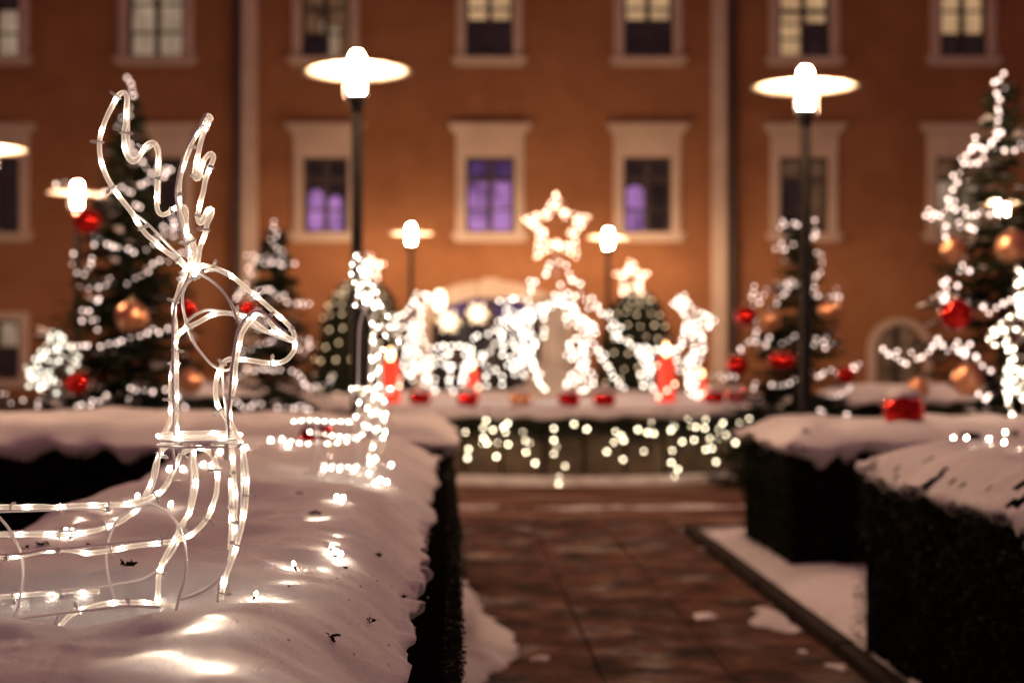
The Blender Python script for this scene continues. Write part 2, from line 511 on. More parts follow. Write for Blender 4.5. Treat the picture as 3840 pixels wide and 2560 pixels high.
UP = [(-70, 45), (295, 423), (694, 802), (1070, 1178), (1433, 1545), (1788, 1905), (2159, 2265), (2520, 2630)]
LO = [(-66, 45), (305, 420), (697, 800), (1070, 1181), (1432, 1541), (1791, 1901), (2150, 2260), (2520, 2630)]
openings = []
for a, c in UP: openings.append((bx(a), bx(c), bz(133), bz(-92)))
for a, c in LO: openings.append((bx(a), bx(c), bz(535), bz(362)))
DOOR = (bx(990), bx(1265), 0.0, bz(683))
DOOR2 = (bx(2010), bx(2120), 0.0, bz(745))
GW = (bx(-62), bx(45), bz(870), bz(735))
openings += [DOOR, DOOR2, GW]
X0, X1, Z1 = -22.0, 22.0, 15.0
xb = sorted({X0, X1} | {o[0] for o in openings} | {o[1] for o in openings})
zb = sorted({0.0, Z1} | {o[2] for o in openings} | {o[3] for o in openings})
mb = MB()
for i in range(len(xb) - 1):
    for j in range(len(zb) - 1):
        xm, zm = (xb[i] + xb[i + 1]) / 2, (zb[j] + zb[j + 1]) / 2
        if any(o[0] < xm < o[1] and o[2] < zm < o[3] for o in openings): continue
        mb.quad((xb[i], BD, zb[j]), (xb[i + 1], BD, zb[j]), (xb[i + 1], BD, zb[j + 1]), (xb[i], BD, zb[j + 1]))
RV = 0.22
for (a, c, z0, z1) in openings:
    mb.quad((a, BD, z0), (a, BD + RV, z0), (a, BD + RV, z1), (a, BD, z1))
    mb.quad((c, BD, z0), (c, BD + RV, z0), (c, BD + RV, z1), (c, BD, z1))
    mb.quad((a, BD, z1), (c, BD, z1), (c, BD + RV, z1), (a, BD + RV, z1))
    mb.quad((a, BD, z0), (c, BD, z0), (c, BD + RV, z0), (a, BD + RV, z0))
def spandrel(op, rise):
    a, c, z0, z1 = op
    n = 16
    for k in range(n):
        t0, t1 = k / n, (k + 1) / n
        f = lambda t: z1 - rise + rise * math.sqrt(max(0, 1 - (2 * t - 1) ** 2))
        mb.quad((a + (c - a) * t0, BD, f(t0)), (a + (c - a) * t1, BD, f(t1)), (a + (c - a) * t1, BD, z1), (a + (c - a) * t0, BD, z1))
        mb.quad((a + (c - a) * t0, BD, f(t0)), (a + (c - a) * t1, BD, f(t1)), (a + (c - a) * t1, BD + RV, f(t1)), (a + (c - a) * t0, BD + RV, f(t0)))
spandrel(DOOR, 0.62); spandrel(DOOR2, 0.45)
wall = bobj(mb, 'wall', M['plaster'])

# shared meshes are made per window because widths differ slightly
def window(x0, x1, y0, y1, rows, cols, style, hood, bars):
    a, c, z0, z1 = bx(x0), bx(x1), bz(y1), bz(y0)
    fw = 0.195
    mb = MB()
    t = 0.05
    mb.box(a - fw, a - 0.002, BD - t, BD - 0.002, z0, z1)
    mb.box(c + 0.002, c + fw, BD - t, BD - 0.002, z0, z1)
    mb.box(a - fw, c + fw, BD - t, BD - 0.002, z1 + 0.002, z1 + 0.16)
    mb.box(a - fw + .05, a - .06, BD - t - .02, BD - t - .002, z0, z1)
    mb.box(c + .06, c + fw - .05, BD - t - .02, BD - t - .002, z0, z1)
    w = bobj(mb, 'window', M['trim'])
    w['label'] = style[0]
    if hood:
        mb = MB(); z = z1 + 0.162
        mb.box(a - fw, c + fw, BD - .06, BD - .002, z, z + 0.28)
        mb.box(a - fw - .03, c + fw + .03, BD - .10, BD - .002, z + .282, z + .34)
        mb.box(a - fw - .09, c + fw + .09, BD - .17, BD - .002, z + .342, z + .42)
        mb.box(a - fw - .14, c + fw + .14, BD - .24, BD - .002, z + .422, z + .49)
        mb.obj('hood', M['trim'], w)
    mb = MB()
    mb.box(a - fw - .08, c + fw + .08, BD - .16, BD - .002, z0 - .10, z0 - .002)
    mb.box(a - fw - .02, c + fw + .02, BD - .10, BD - .002, z0 - .18, z0 - .102)
    mb.obj('sill', M['trim'], w)
    zs = [z0] + [bz(v) for v in bars] + [z1]
    zs = sorted(zs)
    yb = BD + 0.12
    mb = MB()
    mb.box(a, a + .06, yb - .05, yb + .03, z0, z1); mb.box(c - .06, c, yb - .05, yb + .03, z0, z1)
    mb.box(a + .06, c - .06, yb - .05, yb + .03, z0, z0 + .06); mb.box(a + .06, c - .06, yb - .05, yb + .03, z1 - .06, z1)
    xm = (a + c) / 2
    mb.box(xm - .055, xm + .055, yb - .06, yb + .03, z0 + .06, z1 - .06)
    for k, z in enumerate(zs[1:-1]):
        th = .05 if k == len(zs) - 3 else .022
        mb.box(a + .06, xm - .056, yb - .045, yb + .02, z - th, z + th)
        mb.box(xm + .056, c - .06, yb - .045, yb + .02, z - th, z + th)
    mb.obj('sash', M['window_wood'], w)
    for ci in range(2):
        xa, xc = (a + .06, xm - .05) if ci == 0 else (xm + .05, c - .06)
        for ri in range(len(zs) - 1):
            mt = style[1](ci, ri, len(zs) - 1)
            mb = MB(); mb.box(xa, xc, yb + .032, yb + .04, zs[ri] + .005, zs[ri + 1] - .005)
            mb.obj('pane', M[mt], w)
    # opaque panes: room light and darkness are put into their own colour
    return w

def topl(n):      # the top n rows warm, the rest dark
    return lambda c, r, N: 'pane_warm' if r >= N - n else 'pane_dark'
UPB = [76, 20, -36]
UPBARS = [UPB, [73, 8, -50], UPB, [46, 19, -36], [46, 19, -36], [88, 52, 25], [78, 24, -30], UPB]
styles_up = [
    ('tall window with pale lit panes at the left end of the upper row', lambda c, r, N: 'pane_pale' if r < 2 else 'pane_dark'),
    ('tall window with pale curtained panes and dark cross bars', lambda c, r, N: 'pane_pale'),
    ('tall window with dim brown room behind the lamp', lambda c, r, N: 'pane_brown' if c or r else 'pane_dark'),
    ('tall window with warm upper panes and dark lower panes', topl(3)),
    ('tall window warm at the top, dark blind below', topl(3)),
    ('tall window with the left column of panes lit warm', lambda c, r, N: 'pane_warm' if (c == 0 or r >= 2) else 'pane_dark'),
    ('tall window lit warm down to its middle bar', topl(3)),
    ('tall unlit window', lambda c, r, N: 'pane_dark'),
]
up_wins = [window(a, c, -92, 133, 4, 2, st, False, ub) for (a, c), st, ub in zip(UP, styles_up, UPBARS)]
LOB = [481, 411]
styles_lo = [
    ('hooded dark window at the left end of the lower row', lambda c, r, N: 'pane_dark'),
    ('hooded dark window behind the big tree', lambda c, r, N: 'pane_dark'),
    ('hooded window with purple light in its lower panes', lambda c, r, N: 'pane_dark'),
    ('hooded window filled with bright purple light', lambda c, r, N: 'pane_purple' if r < 2 else 'pane_violet'),
    ('hooded window with purple light in its left panes only', lambda c, r, N: 'pane_dark'),
    ('hooded window with dim brown panes behind the lamp post', lambda c, r, N: 'pane_brown' if (r == 2 or c == 1) else 'pane_dark'),
    ('hooded window with pale panes behind the rightmost tree', lambda c, r, N: 'pane_pale' if (r < 2) else 'pane_brown'),
    ('hooded unlit window', lambda c, r, N: 'pane_dark'),
]
lo_wins = [window(a, c, 362, 535, 3, 2, st, True, LOB) for (a, c), st in zip(LO, styles_lo)]
def arch_glow_panel(win, xa, xc, ytop, ybot, mt='pane_purple'):           # added arched panel in front of a pane; its glow imitates a reflected window
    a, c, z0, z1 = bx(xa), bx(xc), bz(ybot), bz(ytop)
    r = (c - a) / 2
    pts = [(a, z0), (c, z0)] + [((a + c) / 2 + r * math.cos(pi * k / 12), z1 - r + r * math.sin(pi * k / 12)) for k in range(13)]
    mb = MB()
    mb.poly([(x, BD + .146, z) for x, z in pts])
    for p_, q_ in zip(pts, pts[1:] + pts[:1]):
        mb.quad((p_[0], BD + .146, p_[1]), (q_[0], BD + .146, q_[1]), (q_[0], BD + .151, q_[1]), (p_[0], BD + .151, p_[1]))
    mb.obj('arch_glow_panel', M[mt], win)
arch_glow_panel(up_wins[2], 736, 748, 42, 78, 'pane_pale')  # here the added panels imitate candle lights inside
arch_glow_panel(up_wins[2], 756, 776, 58, 127, 'pane_pale')
arch_glow_panel(lo_wins[2], 707, 741, 433, 528)
arch_glow_panel(lo_wins[2], 753, 785, 448, 528)
arch_glow_panel(lo_wins[4], 1438, 1482, 424, 531)
window(-62, 45, 735, 870, 2, 2, ('ground floor window with one pale pane', lambda c, r, N: 'pane_pale' if r == 1 else 'pane_dark'), False, [800])

# arched doorways
def doorway(op, rise, name, label, inner, band=0.42, keystone=True):
    a, c, z0, z1 = op
    xm = (a + c) / 2; hw = (c - a) / 2
    mb = MB(); n = 20
    def arc(k, e):
        t = pi * k / n
        return (xm - (hw + e) * math.cos(t), z1 - rise + (rise + e * 0.8) * math.sin(t))
    y0, y1 = BD - 0.09, BD - 0.003
    for k in range(n):
        (xa, za), (xb_, zb_) = arc(k, 0.002), arc(k + 1, 0.002)
        (xc, zc), (xd, zd) = arc(k, band), arc(k + 1, band)
        mb.quad((xa, y0, za), (xb_, y0, zb_), (xd, y0, zd), (xc, y0, zc))
        mb.quad((xc, y0, zc), (xd, y0, zd), (xd, y1, zd), (xc, y1, zc))
        mb.quad((xa, y1, za), (xb_, y1, zb_), (xb_, y0, zb_), (xa, y0, za))
    mb.box(a - band, a - .002, y0, y1, 0, z1 - rise); mb.box(c + .002, c + band, y0, y1, 0, z1 - rise)
    if keystone: mb.box(xm - .16, xm + .16, y0 - .05, y0 - .002, z1 - .02, z1 + band * .9)
    d = bobj(mb, name, M['trim']); d['label'] = label
    yb = BD + RV
    mb = MB()
    mb.box(a, a + .09, yb - .06, yb + .02, 0, z1); mb.box(c - .09, c, yb - .06, yb + .02, 0, z1)
    mb.box(xm - .06, xm + .06, yb - .06, yb + .02, 0, z1)
    mb.box(a + .09, xm - .06, yb - .06, yb + .02, 2.05, 2.2); mb.box(xm + .06, c - .09, yb - .06, yb + .02, 2.05, 2.2)
    mb.obj('door_frame', M['window_wood'], d)
    for (xa, xc) in ((a + .09, xm - .06), (xm + .06, c - .09)):
        for (za, zc, mt) in ((0.05, 0.7, inner[0]), (0.72, 2.04, inner[1]), (2.2, z1, inner[2])):
            mb = MB(); mb.box(xa, xc, yb + .022, yb + .04, za, zc)
            mb.obj('door_panel', M[mt], d)
    return d
doorway(DOOR, 0.62, 'arched_doorway', 'wide arched doorway with cream surround and violet fanlight', ('pane_dark', 'pane_dark', 'pane_violet'))
doorway(DOOR2, 0.45, 'arched_doorway', 'small arched doorway with brown panels', ('pane_brown', 'pane_brown', 'pane_dark'), 0.16, False)

for (xa, xc, px) in ((556, 592, 545), (1634, 1668, 1681)):
    mb = MB(); mb.box(bx(xa), bx(xc), BD - .07, BD - .003, 0, Z1 - .3)
    bobj(mb, 'pilaster', M['trim'])
    mb = MB(); mb.tube([(bx(px), BD - .12, z * .5) for z in range(0, 29)], 0.065, 10)
    pp = bobj(mb, 'downpipe', M['pipe'])
    for z in (1.5, 4.2, 6.9, 9.6):
        mb = MB(); mb.box(bx(px) - .085, bx(px) + .085, BD - .19, BD - .003, z, z + .05)
        mb.obj('pipe_bracket', M['pipe'], pp)
mb = MB(); mb.box(X0, X1, BD - .08, BD - .004, 0, 0.55)
bobj(mb, 'plinth', M['stone'])
mb = MB(); mb.box(X0, X1, BD - .5, BD + 9, Z1, Z1 + .35)
mb.v += [(X0, BD - .7, Z1 + .36), (X1, BD - .7, Z1 + .36), (X1, BD + 6, Z1 + 5), (X0, BD + 6, Z1 + 5)]
mb.f.append((8, 9, 10, 11)); mb.m.append(0); mb.sm.append(False)
bobj(mb, 'roof', M['pipe'])

# ------------------------------------------------------------------ street lamps
def lathe_mesh(prof, seg, name, mat):
    mb = MB(); mb.lathe(prof, seg); return mb.mesh(name, mat)
lamp_parts = None
def street_lamp(pos, zdisc, label, yaw=0.0):
    global lamp_parts
    if lamp_parts is None:
        glass = lathe_mesh([(0.0, 0.036), (0.056, 0.036), (0.056, -0.14), (0.052, -0.165), (0.0, -0.17)], 20, 'lamp_glass', M['lamp_glass'])
        top = lathe_mesh([(0.0, 0.155), (0.03, 0.150), (0.048, 0.125), (0.055, 0.09), (0.056, 0.038), (0.0, 0.038)], 20, 'lamp_cap', M['lamp_cap'])
        disc = lathe_mesh([(0.062, 0.050), (0.20, 0.042), (0.36, 0.016), (0.415, 0.0), (0.418, -0.006), (0.36, 0.006), (0.20, 0.030), (0.062, 0.038), (0.062, 0.050)], 56, 'disc', M['lamp_disc'])
        mb = MB()
        for k in range(3):
            a = 2 * pi * k / 3 + .9
            mb.tube([(0.10 * math.cos(a), 0.10 * math.sin(a), 0.03), (0.10 * math.cos(a), 0.10 * math.sin(a), -0.20), (0.03 * math.cos(a), 0.03 * math.sin(a), -0.22)], 0.007, 6)
        rods = mb.mesh('holder_rod', M['post'])
        collar = lathe_mesh([(0.0, -0.172), (0.075, -0.175), (0.08, -0.20), (0.055, -0.25), (0.045, -0.30), (0.0, -0.30)], 20, 'collar', M['post'])
        lamp_parts = (glass, top, disc, rods, collar)
    t = empty('street_lamp', (pos.x, pos.y, 0), label, 'street lamp', 'street lamps with flat discs round the square')
    mb = MB()
    mb.lathe([(0.0, 0.0), (0.13, 0.0), (0.13, 0.06), (0.085, 0.12), (0.075, 0.9), (0.06, 0.98), (0.046, 1.05), (0.042, zdisc - .29), (0.0, zdisc - .29)], 16)
    mb.obj('post', M['post'], t)
    for nm, me in zip(('lamp_glass', 'lamp_cap', 'disc', 'holder_rod', 'collar'), lamp_parts):
        o = link(nm, me, t); o.location = (0, 0, zdisc); o.rotation_euler = (0, 0, yaw)
        if nm == 'disc': o.rotation_euler = (random.uniform(-.02, .02), random.uniform(-.035, .035), 0)
    return t
for (x, y, d, lab) in (
        (820, 165, 10.7, 'tall black street lamp with wide glowing disc, nearest one left of the fountain'),
        (1850, 200, 10.9, 'tall black street lamp with wide glowing disc in front of the right fir tree'),
        (944, 537, 25.6, 'small far street lamp with disc above the left lit deer'),
        (1397, 547, 25.7, 'small far street lamp with disc to the right of the big lit star'),
        (178, 445, 18.7, 'street lamp glowing beside the top of the large left fir tree'),
        (2303, 467, 19.6, 'street lamp seen through the sparse branches of the rightmost fir tree'),
        (-29, 345, 14.5, 'street lamp half cut off by the left edge of the picture')):
    p = D(x, y, d)
    street_lamp(p, p.z, lab, random.uniform(0, 2))

# ------------------------------------------------------------------ hedges with snow caps
def hedge(u0, u1, d0, d1, ztop, seed, label, nleaf, leaf=0.022, cap=0.07, drop=(0.06, 0.22), res=0.05, zfun=None, edge_round=0.16, sides='lrfb', ov=0.02, patchy=0.0):
    root = empty('hedge', G((u0 + u1) / 2, (d0 + d1) / 2, 0), label, 'hedge', 'clipped hedges with snow on top')
    inv = -Vector(root.location)
    bm_top = ztop - cap
    mb = MB()
    prev = None                                  # dark woody body with a shoulder that stays under the snow
    for ins, zz in ((.03, -.02), (.03, bm_top - edge_round - .05), (.14, bm_top - edge_round * .5 - .03), (.30, bm_top - .02)):
        ring = [G(u0 + ins, d0 + ins, zz), G(u1 - ins, d0 + ins, zz), G(u1 - ins, d1 - ins, zz), G(u0 + ins, d1 - ins, zz)]
        if prev:
            for i in range(4):
                j = (i + 1) % 4
                mb.quad(prev[i], prev[j], ring[j], ring[i])
        prev = ring
    mb.quad(*prev)
    side_top = bm_top - edge_round + .03
    core = mb.obj('hedge_core', M['hedge_core'], root); core.location = inv
    def topz(u, d):
        z = (zfun(u, d) if zfun else ztop)
        z += 0.046 * nz(u * 1.4, d * 1.4, seed) + 0.034 * nz(u * 3.6, d * 2.9, seed + 1) + 0.011 * nz(u * 8, d * 8, seed + 2) + 0.0045 * nz(u * 19, d * 19, seed + 4)
        e = min(u - u0, u1 - u, d - d0, d1 - d) + ov
        rr_ = edge_round * 2.4
        if e < rr_:
            q = 1 - max(e, 0) / rr_
            z -= edge_round * q * q
        return z
    rnd = random.Random(seed)
    mb = MB()
    per = [('f', u1 - u0), ('b', u1 - u0), ('l', d1 - d0), ('r', d1 - d0)]
    per = [p for p in per if p[0] in sides]
    tot = sum(p[1] for p in per)
    for k in range(nleaf):
        q = rnd.uniform(0, tot); s = None
        for nm, L in per:
            if q < L: s = nm; break
            q -= L
        z = rnd.uniform(0.0, side_top) if rnd.random() < .75 else rnd.uniform(side_top - .3, side_top)
        bulge = .008 + .03 * nz(q * 3, z * 3, seed) + rnd.uniform(-.025, .018)
        if s == 'f': p = G(u0 + q, d0 - bulge, z); nrm = Vector((0, -1, 0))
        elif s == 'b': p = G(u0 + q, d1 + bulge, z); nrm = Vector((0, 1, 0))
        elif s == 'l': p = G(u0 - bulge, d0 + q, z); nrm = Vector((-1, 0, 0))
        else: p = G(u1 + bulge, d0 + q, z); nrm = Vector((1, 0, 0))
        t = Vector((rnd.uniform(-1, 1), rnd.uniform(-1, 1), rnd.uniform(-.4, 1))) + nrm * .6
        t.normalize(); w = t.cross(nrm + Vector((rnd.uniform(-.5, .5),) * 3))
        if w.length < .05: continue
        w.normalize(); L = leaf * rnd.uniform(.7, 1.5); wd = L * .42
        mb.quad(p - t * L * .5, p + w * wd * .5, p + t * L * .5, p - w * wd * .5)
    if patchy:                                   # leaves standing in the gaps of the snow
        for k in range(nleaf // 2):
            u, d = rnd.uniform(u0, u1), rnd.uniform(d0, d1)
            if min(u - u0, u1 - u, d - d0, d1 - d) > .5: continue
            p = G(u, d, topz(u, d) - rnd.uniform(.005, .07))
            t = Vector((rnd.uniform(-1, 1), rnd.uniform(-1, 1), rnd.uniform(-.2, 1))).normalized()
            w = t.orthogonal().normalized(); L = leaf * rnd.uniform(.7, 1.5); wd = L * .42
            mb.quad(p - t * L * .5, p + w * wd * .5, p + t * L * .5, p - w * wd * .5)
    fo = mb.obj('foliage', M['leaf'], root); fo.location = inv; fo['kind'] = 'stuff'
    # snow cap: a height field that rolls over the edges and hangs down in tongues
    nu, nd = int((u1 - u0) / res), int((d1 - d0) / res)
    Ko = 7
    mb = MB(); idx = {}
    def tongue(s, side):
        n1 = nz(s * 3.1, side * 7.7, seed + 5); n2 = nz(s * 9.0, side * 3.3, seed + 6); n3 = nz(s * 22.0, side * 1.3, seed + 8)
        t = 0.40 + .7 * n1 + (.5 + .9 * abs(n1)) * n2 + (.15 + .8 * max(0, n1)) * n3
        return drop[0] + (drop[1] - drop[0]) * max(0.0, t)
    for i in range(-Ko, nu + Ko + 1):
        for j in range(-Ko, nd + Ko + 1):
            ci, cj = min(max(i, 0), nu), min(max(j, 0), nd)
            u = u0 - ov + (u1 - u0 + 2 * ov) * ci / nu
            d = d0 - ov + (d1 - d0 + 2 * ov) * cj / nd
            z = topz(u, d)
            ku = max(-i, i - nu, 0); kd = max(-j, j - nd, 0)
            kk = max(ku, kd) / Ko
            if kk > 0:
                side = (1 if i < 0 else 2 if i > nu else 0) + (4 if j < 0 else 8 if j > nd else 0)
                s = d if ku >= kd else u
                L = tongue(s, 1 if ku >= kd else 2)
                ang = kk * pi * .5
                out = 0.035 * math.sin(min(1, kk * 1.5) * pi) - 0.055 * max(0, kk - .75) * 4
                z -= L * kk + .012 * nz(s * 15, z * 15, seed)
                su = (-1 if i < 0 else 1 if i > nu else 0); sd = (-1 if j < 0 else 1 if j > nd else 0)
                jag = .05 * nz(s * 4.3, side * 2.1, seed + 12) + .036 * nz(s * 9.5 + 1.3 * nz(s * 3, 1, seed), side * 5.1, seed + 13) * (.4 + 1.4 * abs(nz(s * 1.7, 4, seed))) + .012 * nz(s * 21.0, side * 4.1, seed + 14)
                u += su * (out + jag); d += sd * (out + jag)
            p = G(u, d, z)
            idx[i, j] = len(mb.v); mb.v.append(tuple(p))
    for i in range(-Ko, nu + Ko):
        for j in range(-Ko, nd + Ko):
            if patchy:
                q = mb.v[idx[i, j]]
                u, d = q[0] + .042 * q[1], q[1]
                e = min(u - u0, u1 - u, d - d0, d1 - d)
                hole = .8 * nz(u * 5.2, d * 4.0, q[2] * 5 + seed) + .75 * nz(u * 12, d * 10, q[2] * 12 + seed) + .35 * nz(u * 24, d * 22, q[2] * 20)
                if hole > 1.05 - 1.6 * patchy * max(0.0, 1 - max(e, 0) / .20): continue
            mb.f.append((idx[i, j], idx[i + 1, j], idx[i + 1, j + 1], idx[i, j + 1])); mb.m.append(0); mb.sm.append(True)
    cap_o = mb.obj('snow_cap', M['snow'], root); cap_o.location = inv
    return root, topz

def zf_near(u, d):
    z = 1.075 - 0.004 * (d - 3.0)
    x = u - .042 * d
    if -1.4 < x < -.3:
        wgt = min(1, (x + 1.4) / .3, (-.3 - x) / .25)
        z += wgt * (0.020 * math.exp(-((d - 2.66 - .10 * nz(x * 2.2, 0, 5)) / .13) ** 2) - 0.020 * math.exp(-((d - 2.98) / .16) ** 2))
    if x < -.62:
        z -= min(1, (-.62 - x) / .2) * .034 * math.exp(-((d - 2.98) / .20) ** 2)
    return z
LH, LTOP = hedge(-1.62, 0.0, 1.5, 8.85, 1.05, 11, 'long clipped hedge with thick lumpy snow, carrying two lit reindeer', 70000, 0.014, 0.10, (0.02, 0.12), 0.021, zf_near, 0.13, ov=-.125)
hedge(-6.5, -0.02, 9.1, 10.7, 1.12, 23, 'crosswise snow-topped hedge behind the left reindeer hedge', 14000, 0.03, 0.09, (0.04, 0.14), 0.06, None, 0.12)
hedge(2.10, 4.2, 1.8, 7.35, 1.11, 31, 'near right hedge with ragged snow along its dark side beside the path', 52000, 0.018, 0.07, (0.02, 0.16), 0.03, None, 0.12, ov=-.02, patchy=.55)
hedge(2.27, 7.5, 9.6, 11.2, 1.07, 41, 'crosswise snow-topped hedge on the right carrying a red bauble', 14000, 0.026, 0.08, (0.03, 0.14), 0.045, None, 0.11, patchy=.35)
hedge(-6.0, -2.2, 21.5, 22.6, 1.05, 51, 'far low hedge with a strip of snow behind the left fir trees', 5000, 0.05, 0.10, (0.04, 0.12), 0.10)
hedge(4.8, 10.0, 17.8, 18.9, 1.10, 61, 'far low hedge with a strip of snow behind the rightmost fir tree', 5000, 0.05, 0.10, (0.04, 0.12), 0.10)
def hedge_z(p):
    return LTOP(p.x + 0.042 * p.y, p.y)

rnd = random.Random(17)
for (x, y, n_, L_) in ((486, 2226, 9, .018), (480, 2232, 5, .014), (345, 2052, 6, .014), (165, 2044, 7, .015), (100, 2056, 4, .012), (1508, 2238, 7, .014), (1246, 2402, 6, .012), (1180, 1925, 6, .015), (1420, 2100, 6, .014), (1380, 2330, 5, .012), (1310, 1760, 8, .018), (1120, 1840, 5, .014)):
    z = 1.06
    for _ in range(6):
        p = on_plane(x, y, z); z = hedge_z(p)
    p.z = z
    mb = MB()
    for k in range(n_):                          # a sprig of the hedge poking through the snow
        q = p + Vector((rnd.gauss(0, .008), rnd.gauss(0, .012), rnd.uniform(-.004, .006)))
        t = Vector((rnd.uniform(-1, 1), rnd.uniform(-1, .4), rnd.uniform(.0, .9))).normalized() * L_
        w = t.cross(Vector((rnd.uniform(-.5, .5), 1, .3))).normalized() * L_ * .28
        mb.quad(q - t * .4, q + w, q + t * .8, q - w)
    mb.tube([p + Vector((0, 0, -.03)), p + Vector((.004, .003, L_ * .8))], .0012, 4)
    o = mb.obj('twig', M['hedge_core'], LH); o.location = -Vector(LH.location)
bm = bmesh.new()
bmesh.ops.create_icosphere(bm, subdivisions=1, radius=1.0)
cv = [v.co.copy() for v in bm.verts]; cf = [tuple(v.index for v in f.verts) for f in bm.faces]; bm.free()
mb = MB()
for k in range(160):                             # crumbs fallen on the snow, thickest near its broken edge
    d = rnd.uniform(2.1, 7.5); u = -.06 - abs(rnd.gauss(0, .22)) if rnd.random() < .7 else rnd.uniform(-1.4, -.1)
    r = rnd.uniform(.0015, .0036)
    c = G(u, d, LTOP(u, d) + r * .2); n = len(mb.v)
    mb.v += [tuple(c + Vector((v.x * r * rnd.uniform(.7, 1.3), v.y * r * rnd.uniform(.7, 1.3), v.z * r * .7))) for v in cv]
    for f in cf:
        mb.f.append(tuple(n + i for i in f)); mb.m.append(0); mb.sm.append(True)
o = mb.obj('snow_crumbs', M['snow'], LH); o.location = -Vector(LH.location); o['kind'] = 'stuff'

# ------------------------------------------------------------------ fountain
fo = empty('fountain', (FX, FY, 0), 'round stone fountain basin capped with snow, carrying the lit nativity display', 'fountain')
NP = 46
for k in range(NP):                              # stone panels of the basin wall, each its own piece
    a0, a1 = 2 * pi * k / NP + .006, 2 * pi * (k + 1) / NP - .006
    mb = MB(); sub = 4
    for q in range(sub):
        b0, b1 = a0 + (a1 - a0) * q / sub, a0 + (a1 - a0) * (q + 1) / sub
        r0, r1 = FR - .12, FR + random.uniform(-.008, .008)
        pts = lambda r, a, z: (r * math.cos(a), r * math.sin(a), z)
        mb.quad(pts(r1, b0, .10), pts(r1, b1, .10), pts(r1, b1, .70), pts(r1, b0, .70))
        mb.quad(pts(r1, b0, .70), pts(r1, b1, .70), pts(r0, b1, .70), pts(r0, b0, .70))
    mb.quad(pts(r1, a0, .10), pts(r0, a0, .10), pts(r0, a0, .70), pts(r1, a0, .70))
    mb.quad(pts(r1, a1, .10), pts(r0, a1, .10), pts(r0, a1, .70), pts(r1, a1, .70))
    mb.obj('stone_panel', M['stone'], fo)
mb = MB(); mb.lathe([(FR + .16, 0), (FR + .16, .07), (FR + .13, .10), (FR - .05, .10)], 96); mb.obj('kerb_ring', M['dull_snow'], fo)
mb = MB(); mb.lathe([(FR - .14, .05), (FR - .14, .76)], 96); mb.obj('inner_wall', M['hedge_core'], fo)
mb = MB(); mb.lathe([(FR - .13, .70), (FR + .10, .70), (FR + .12, .73), (FR + .12, .78), (FR - .13, .80)], 96); mb.obj('rim', M['stone'], fo)
rnd = random.Random(5)
mb = MB()                                        # fir garland hung under the snow
for k in range(14000):
    a = rnd.uniform(0, 2 * pi)
    r = FR + .14 + rnd.gauss(0, .035); z = .69 + rnd.gauss(0, .055) - .03 * math.sin(a * 22)
    p = Vector((r * math.cos(a), r * math.sin(a), z))
    t = Vector((rnd.uniform(-1, 1), rnd.uniform(-1, 1), rnd.uniform(-1, .3))).normalized() * .045
    w = t.cross(Vector((rnd.uniform(-1, 1), rnd.uniform(-1, 1), rnd.uniform(-1, 1)))).normalized() * .007
    mb.quad(p - t - w, p - t + w, p + t + w, p + t - w)
g = mb.obj('fir_garland', M['needle'], fo); g['kind'] = 'stuff'
mb = MB(); n = 160; prof = []                    # snow sheet over the basin with a wavy lip
idx = {}
rads = [0.01, .8, 1.6, 2.3, 2.8, 3.2, 3.45, 3.58, 3.66, 3.69, 3.66]
for k in range(n):
    a = 2 * pi * k / n
    for i, r in enumerate(rads):
        x, y = r * math.cos(a), r * math.sin(a)
        z = .885 + .03 * nz(x * 1.4, y * 1.4, 3) + .015 * nz(x * 5, y * 5, 4)
        lip = .06 * nz(math.cos(a) * 7, math.sin(a) * 7, 8) + .03 * nz(math.cos(a) * 20, math.sin(a) * 20, 9)
        if i == 7: z -= .012
        if i == 8: z -= .05 + lip * .3
        if i == 9: z -= .09 + lip * .8
        if i == 10: z -= .11 + lip
        rr_ = r + (lip if i >= 6 else 0)
        idx[k, i] = len(mb.v); mb.v.append((rr_ * math.cos(a), rr_ * math.sin(a), z))
for k in range(n):
    for i in range(len(rads) - 1):
        k2 = (k + 1) % n
        mb.f.append((idx[k, i], idx[k, i + 1], idx[k2, i + 1], idx[k2, i])); mb.m.append(0); mb.sm.append(True)
mb.obj('snow_cap', M['snow'], fo)
mb = MB(); mb.lathe([(0.0, .80), (.55, .80), (.55, 1.0), (.42, 1.06), (.40, 1.25), (.24, 1.33), (.205, 1.4), (.19, 2.05), (.21, 2.12), (.30, 2.18), (.30, 2.26), (.12, 2.30), (0, 2.31)], 28)
mb.obj('column', M['column_stone'], fo)

# ------------------------------------------------------------------ bulbs
bmi = bmesh.new(); bmesh.ops.create_icosphere(bmi, subdivisions=1, radius=1.0)
ico_v = [v.co.copy() for v in bmi.verts]; ico_f = [tuple(v.index for v in f.verts) for f in bmi.faces]; bmi.free()
def bulb_mesh(name, mat, r, rl=None):
    me = bpy.data.meshes.new(name)
    rl = rl or r
    me.from_pydata([(v.x * r, v.y * r, v.z * rl) for v in ico_v], [], ico_f)
    me.materials.append(mat)
    me.polygons.foreach_set('use_smooth', [True] * len(ico_f))
    return me
B = {
    'tree': bulb_mesh('bulb', M['bulb_tree'], .0155), 'cool': bulb_mesh('bulb', M['bulb_cool'], .017),
    'gold': bulb_mesh('bulb', M['bulb_gold'], .021), 'warm': bulb_mesh('bulb', M['bulb_warm'], .0175),
    'icicle': bulb_mesh('bulb', M['bulb_icicle'], .0165), 'star': bulb_mesh('bulb', M['bulb_star'], .018),
}
RB = random.Random(99)
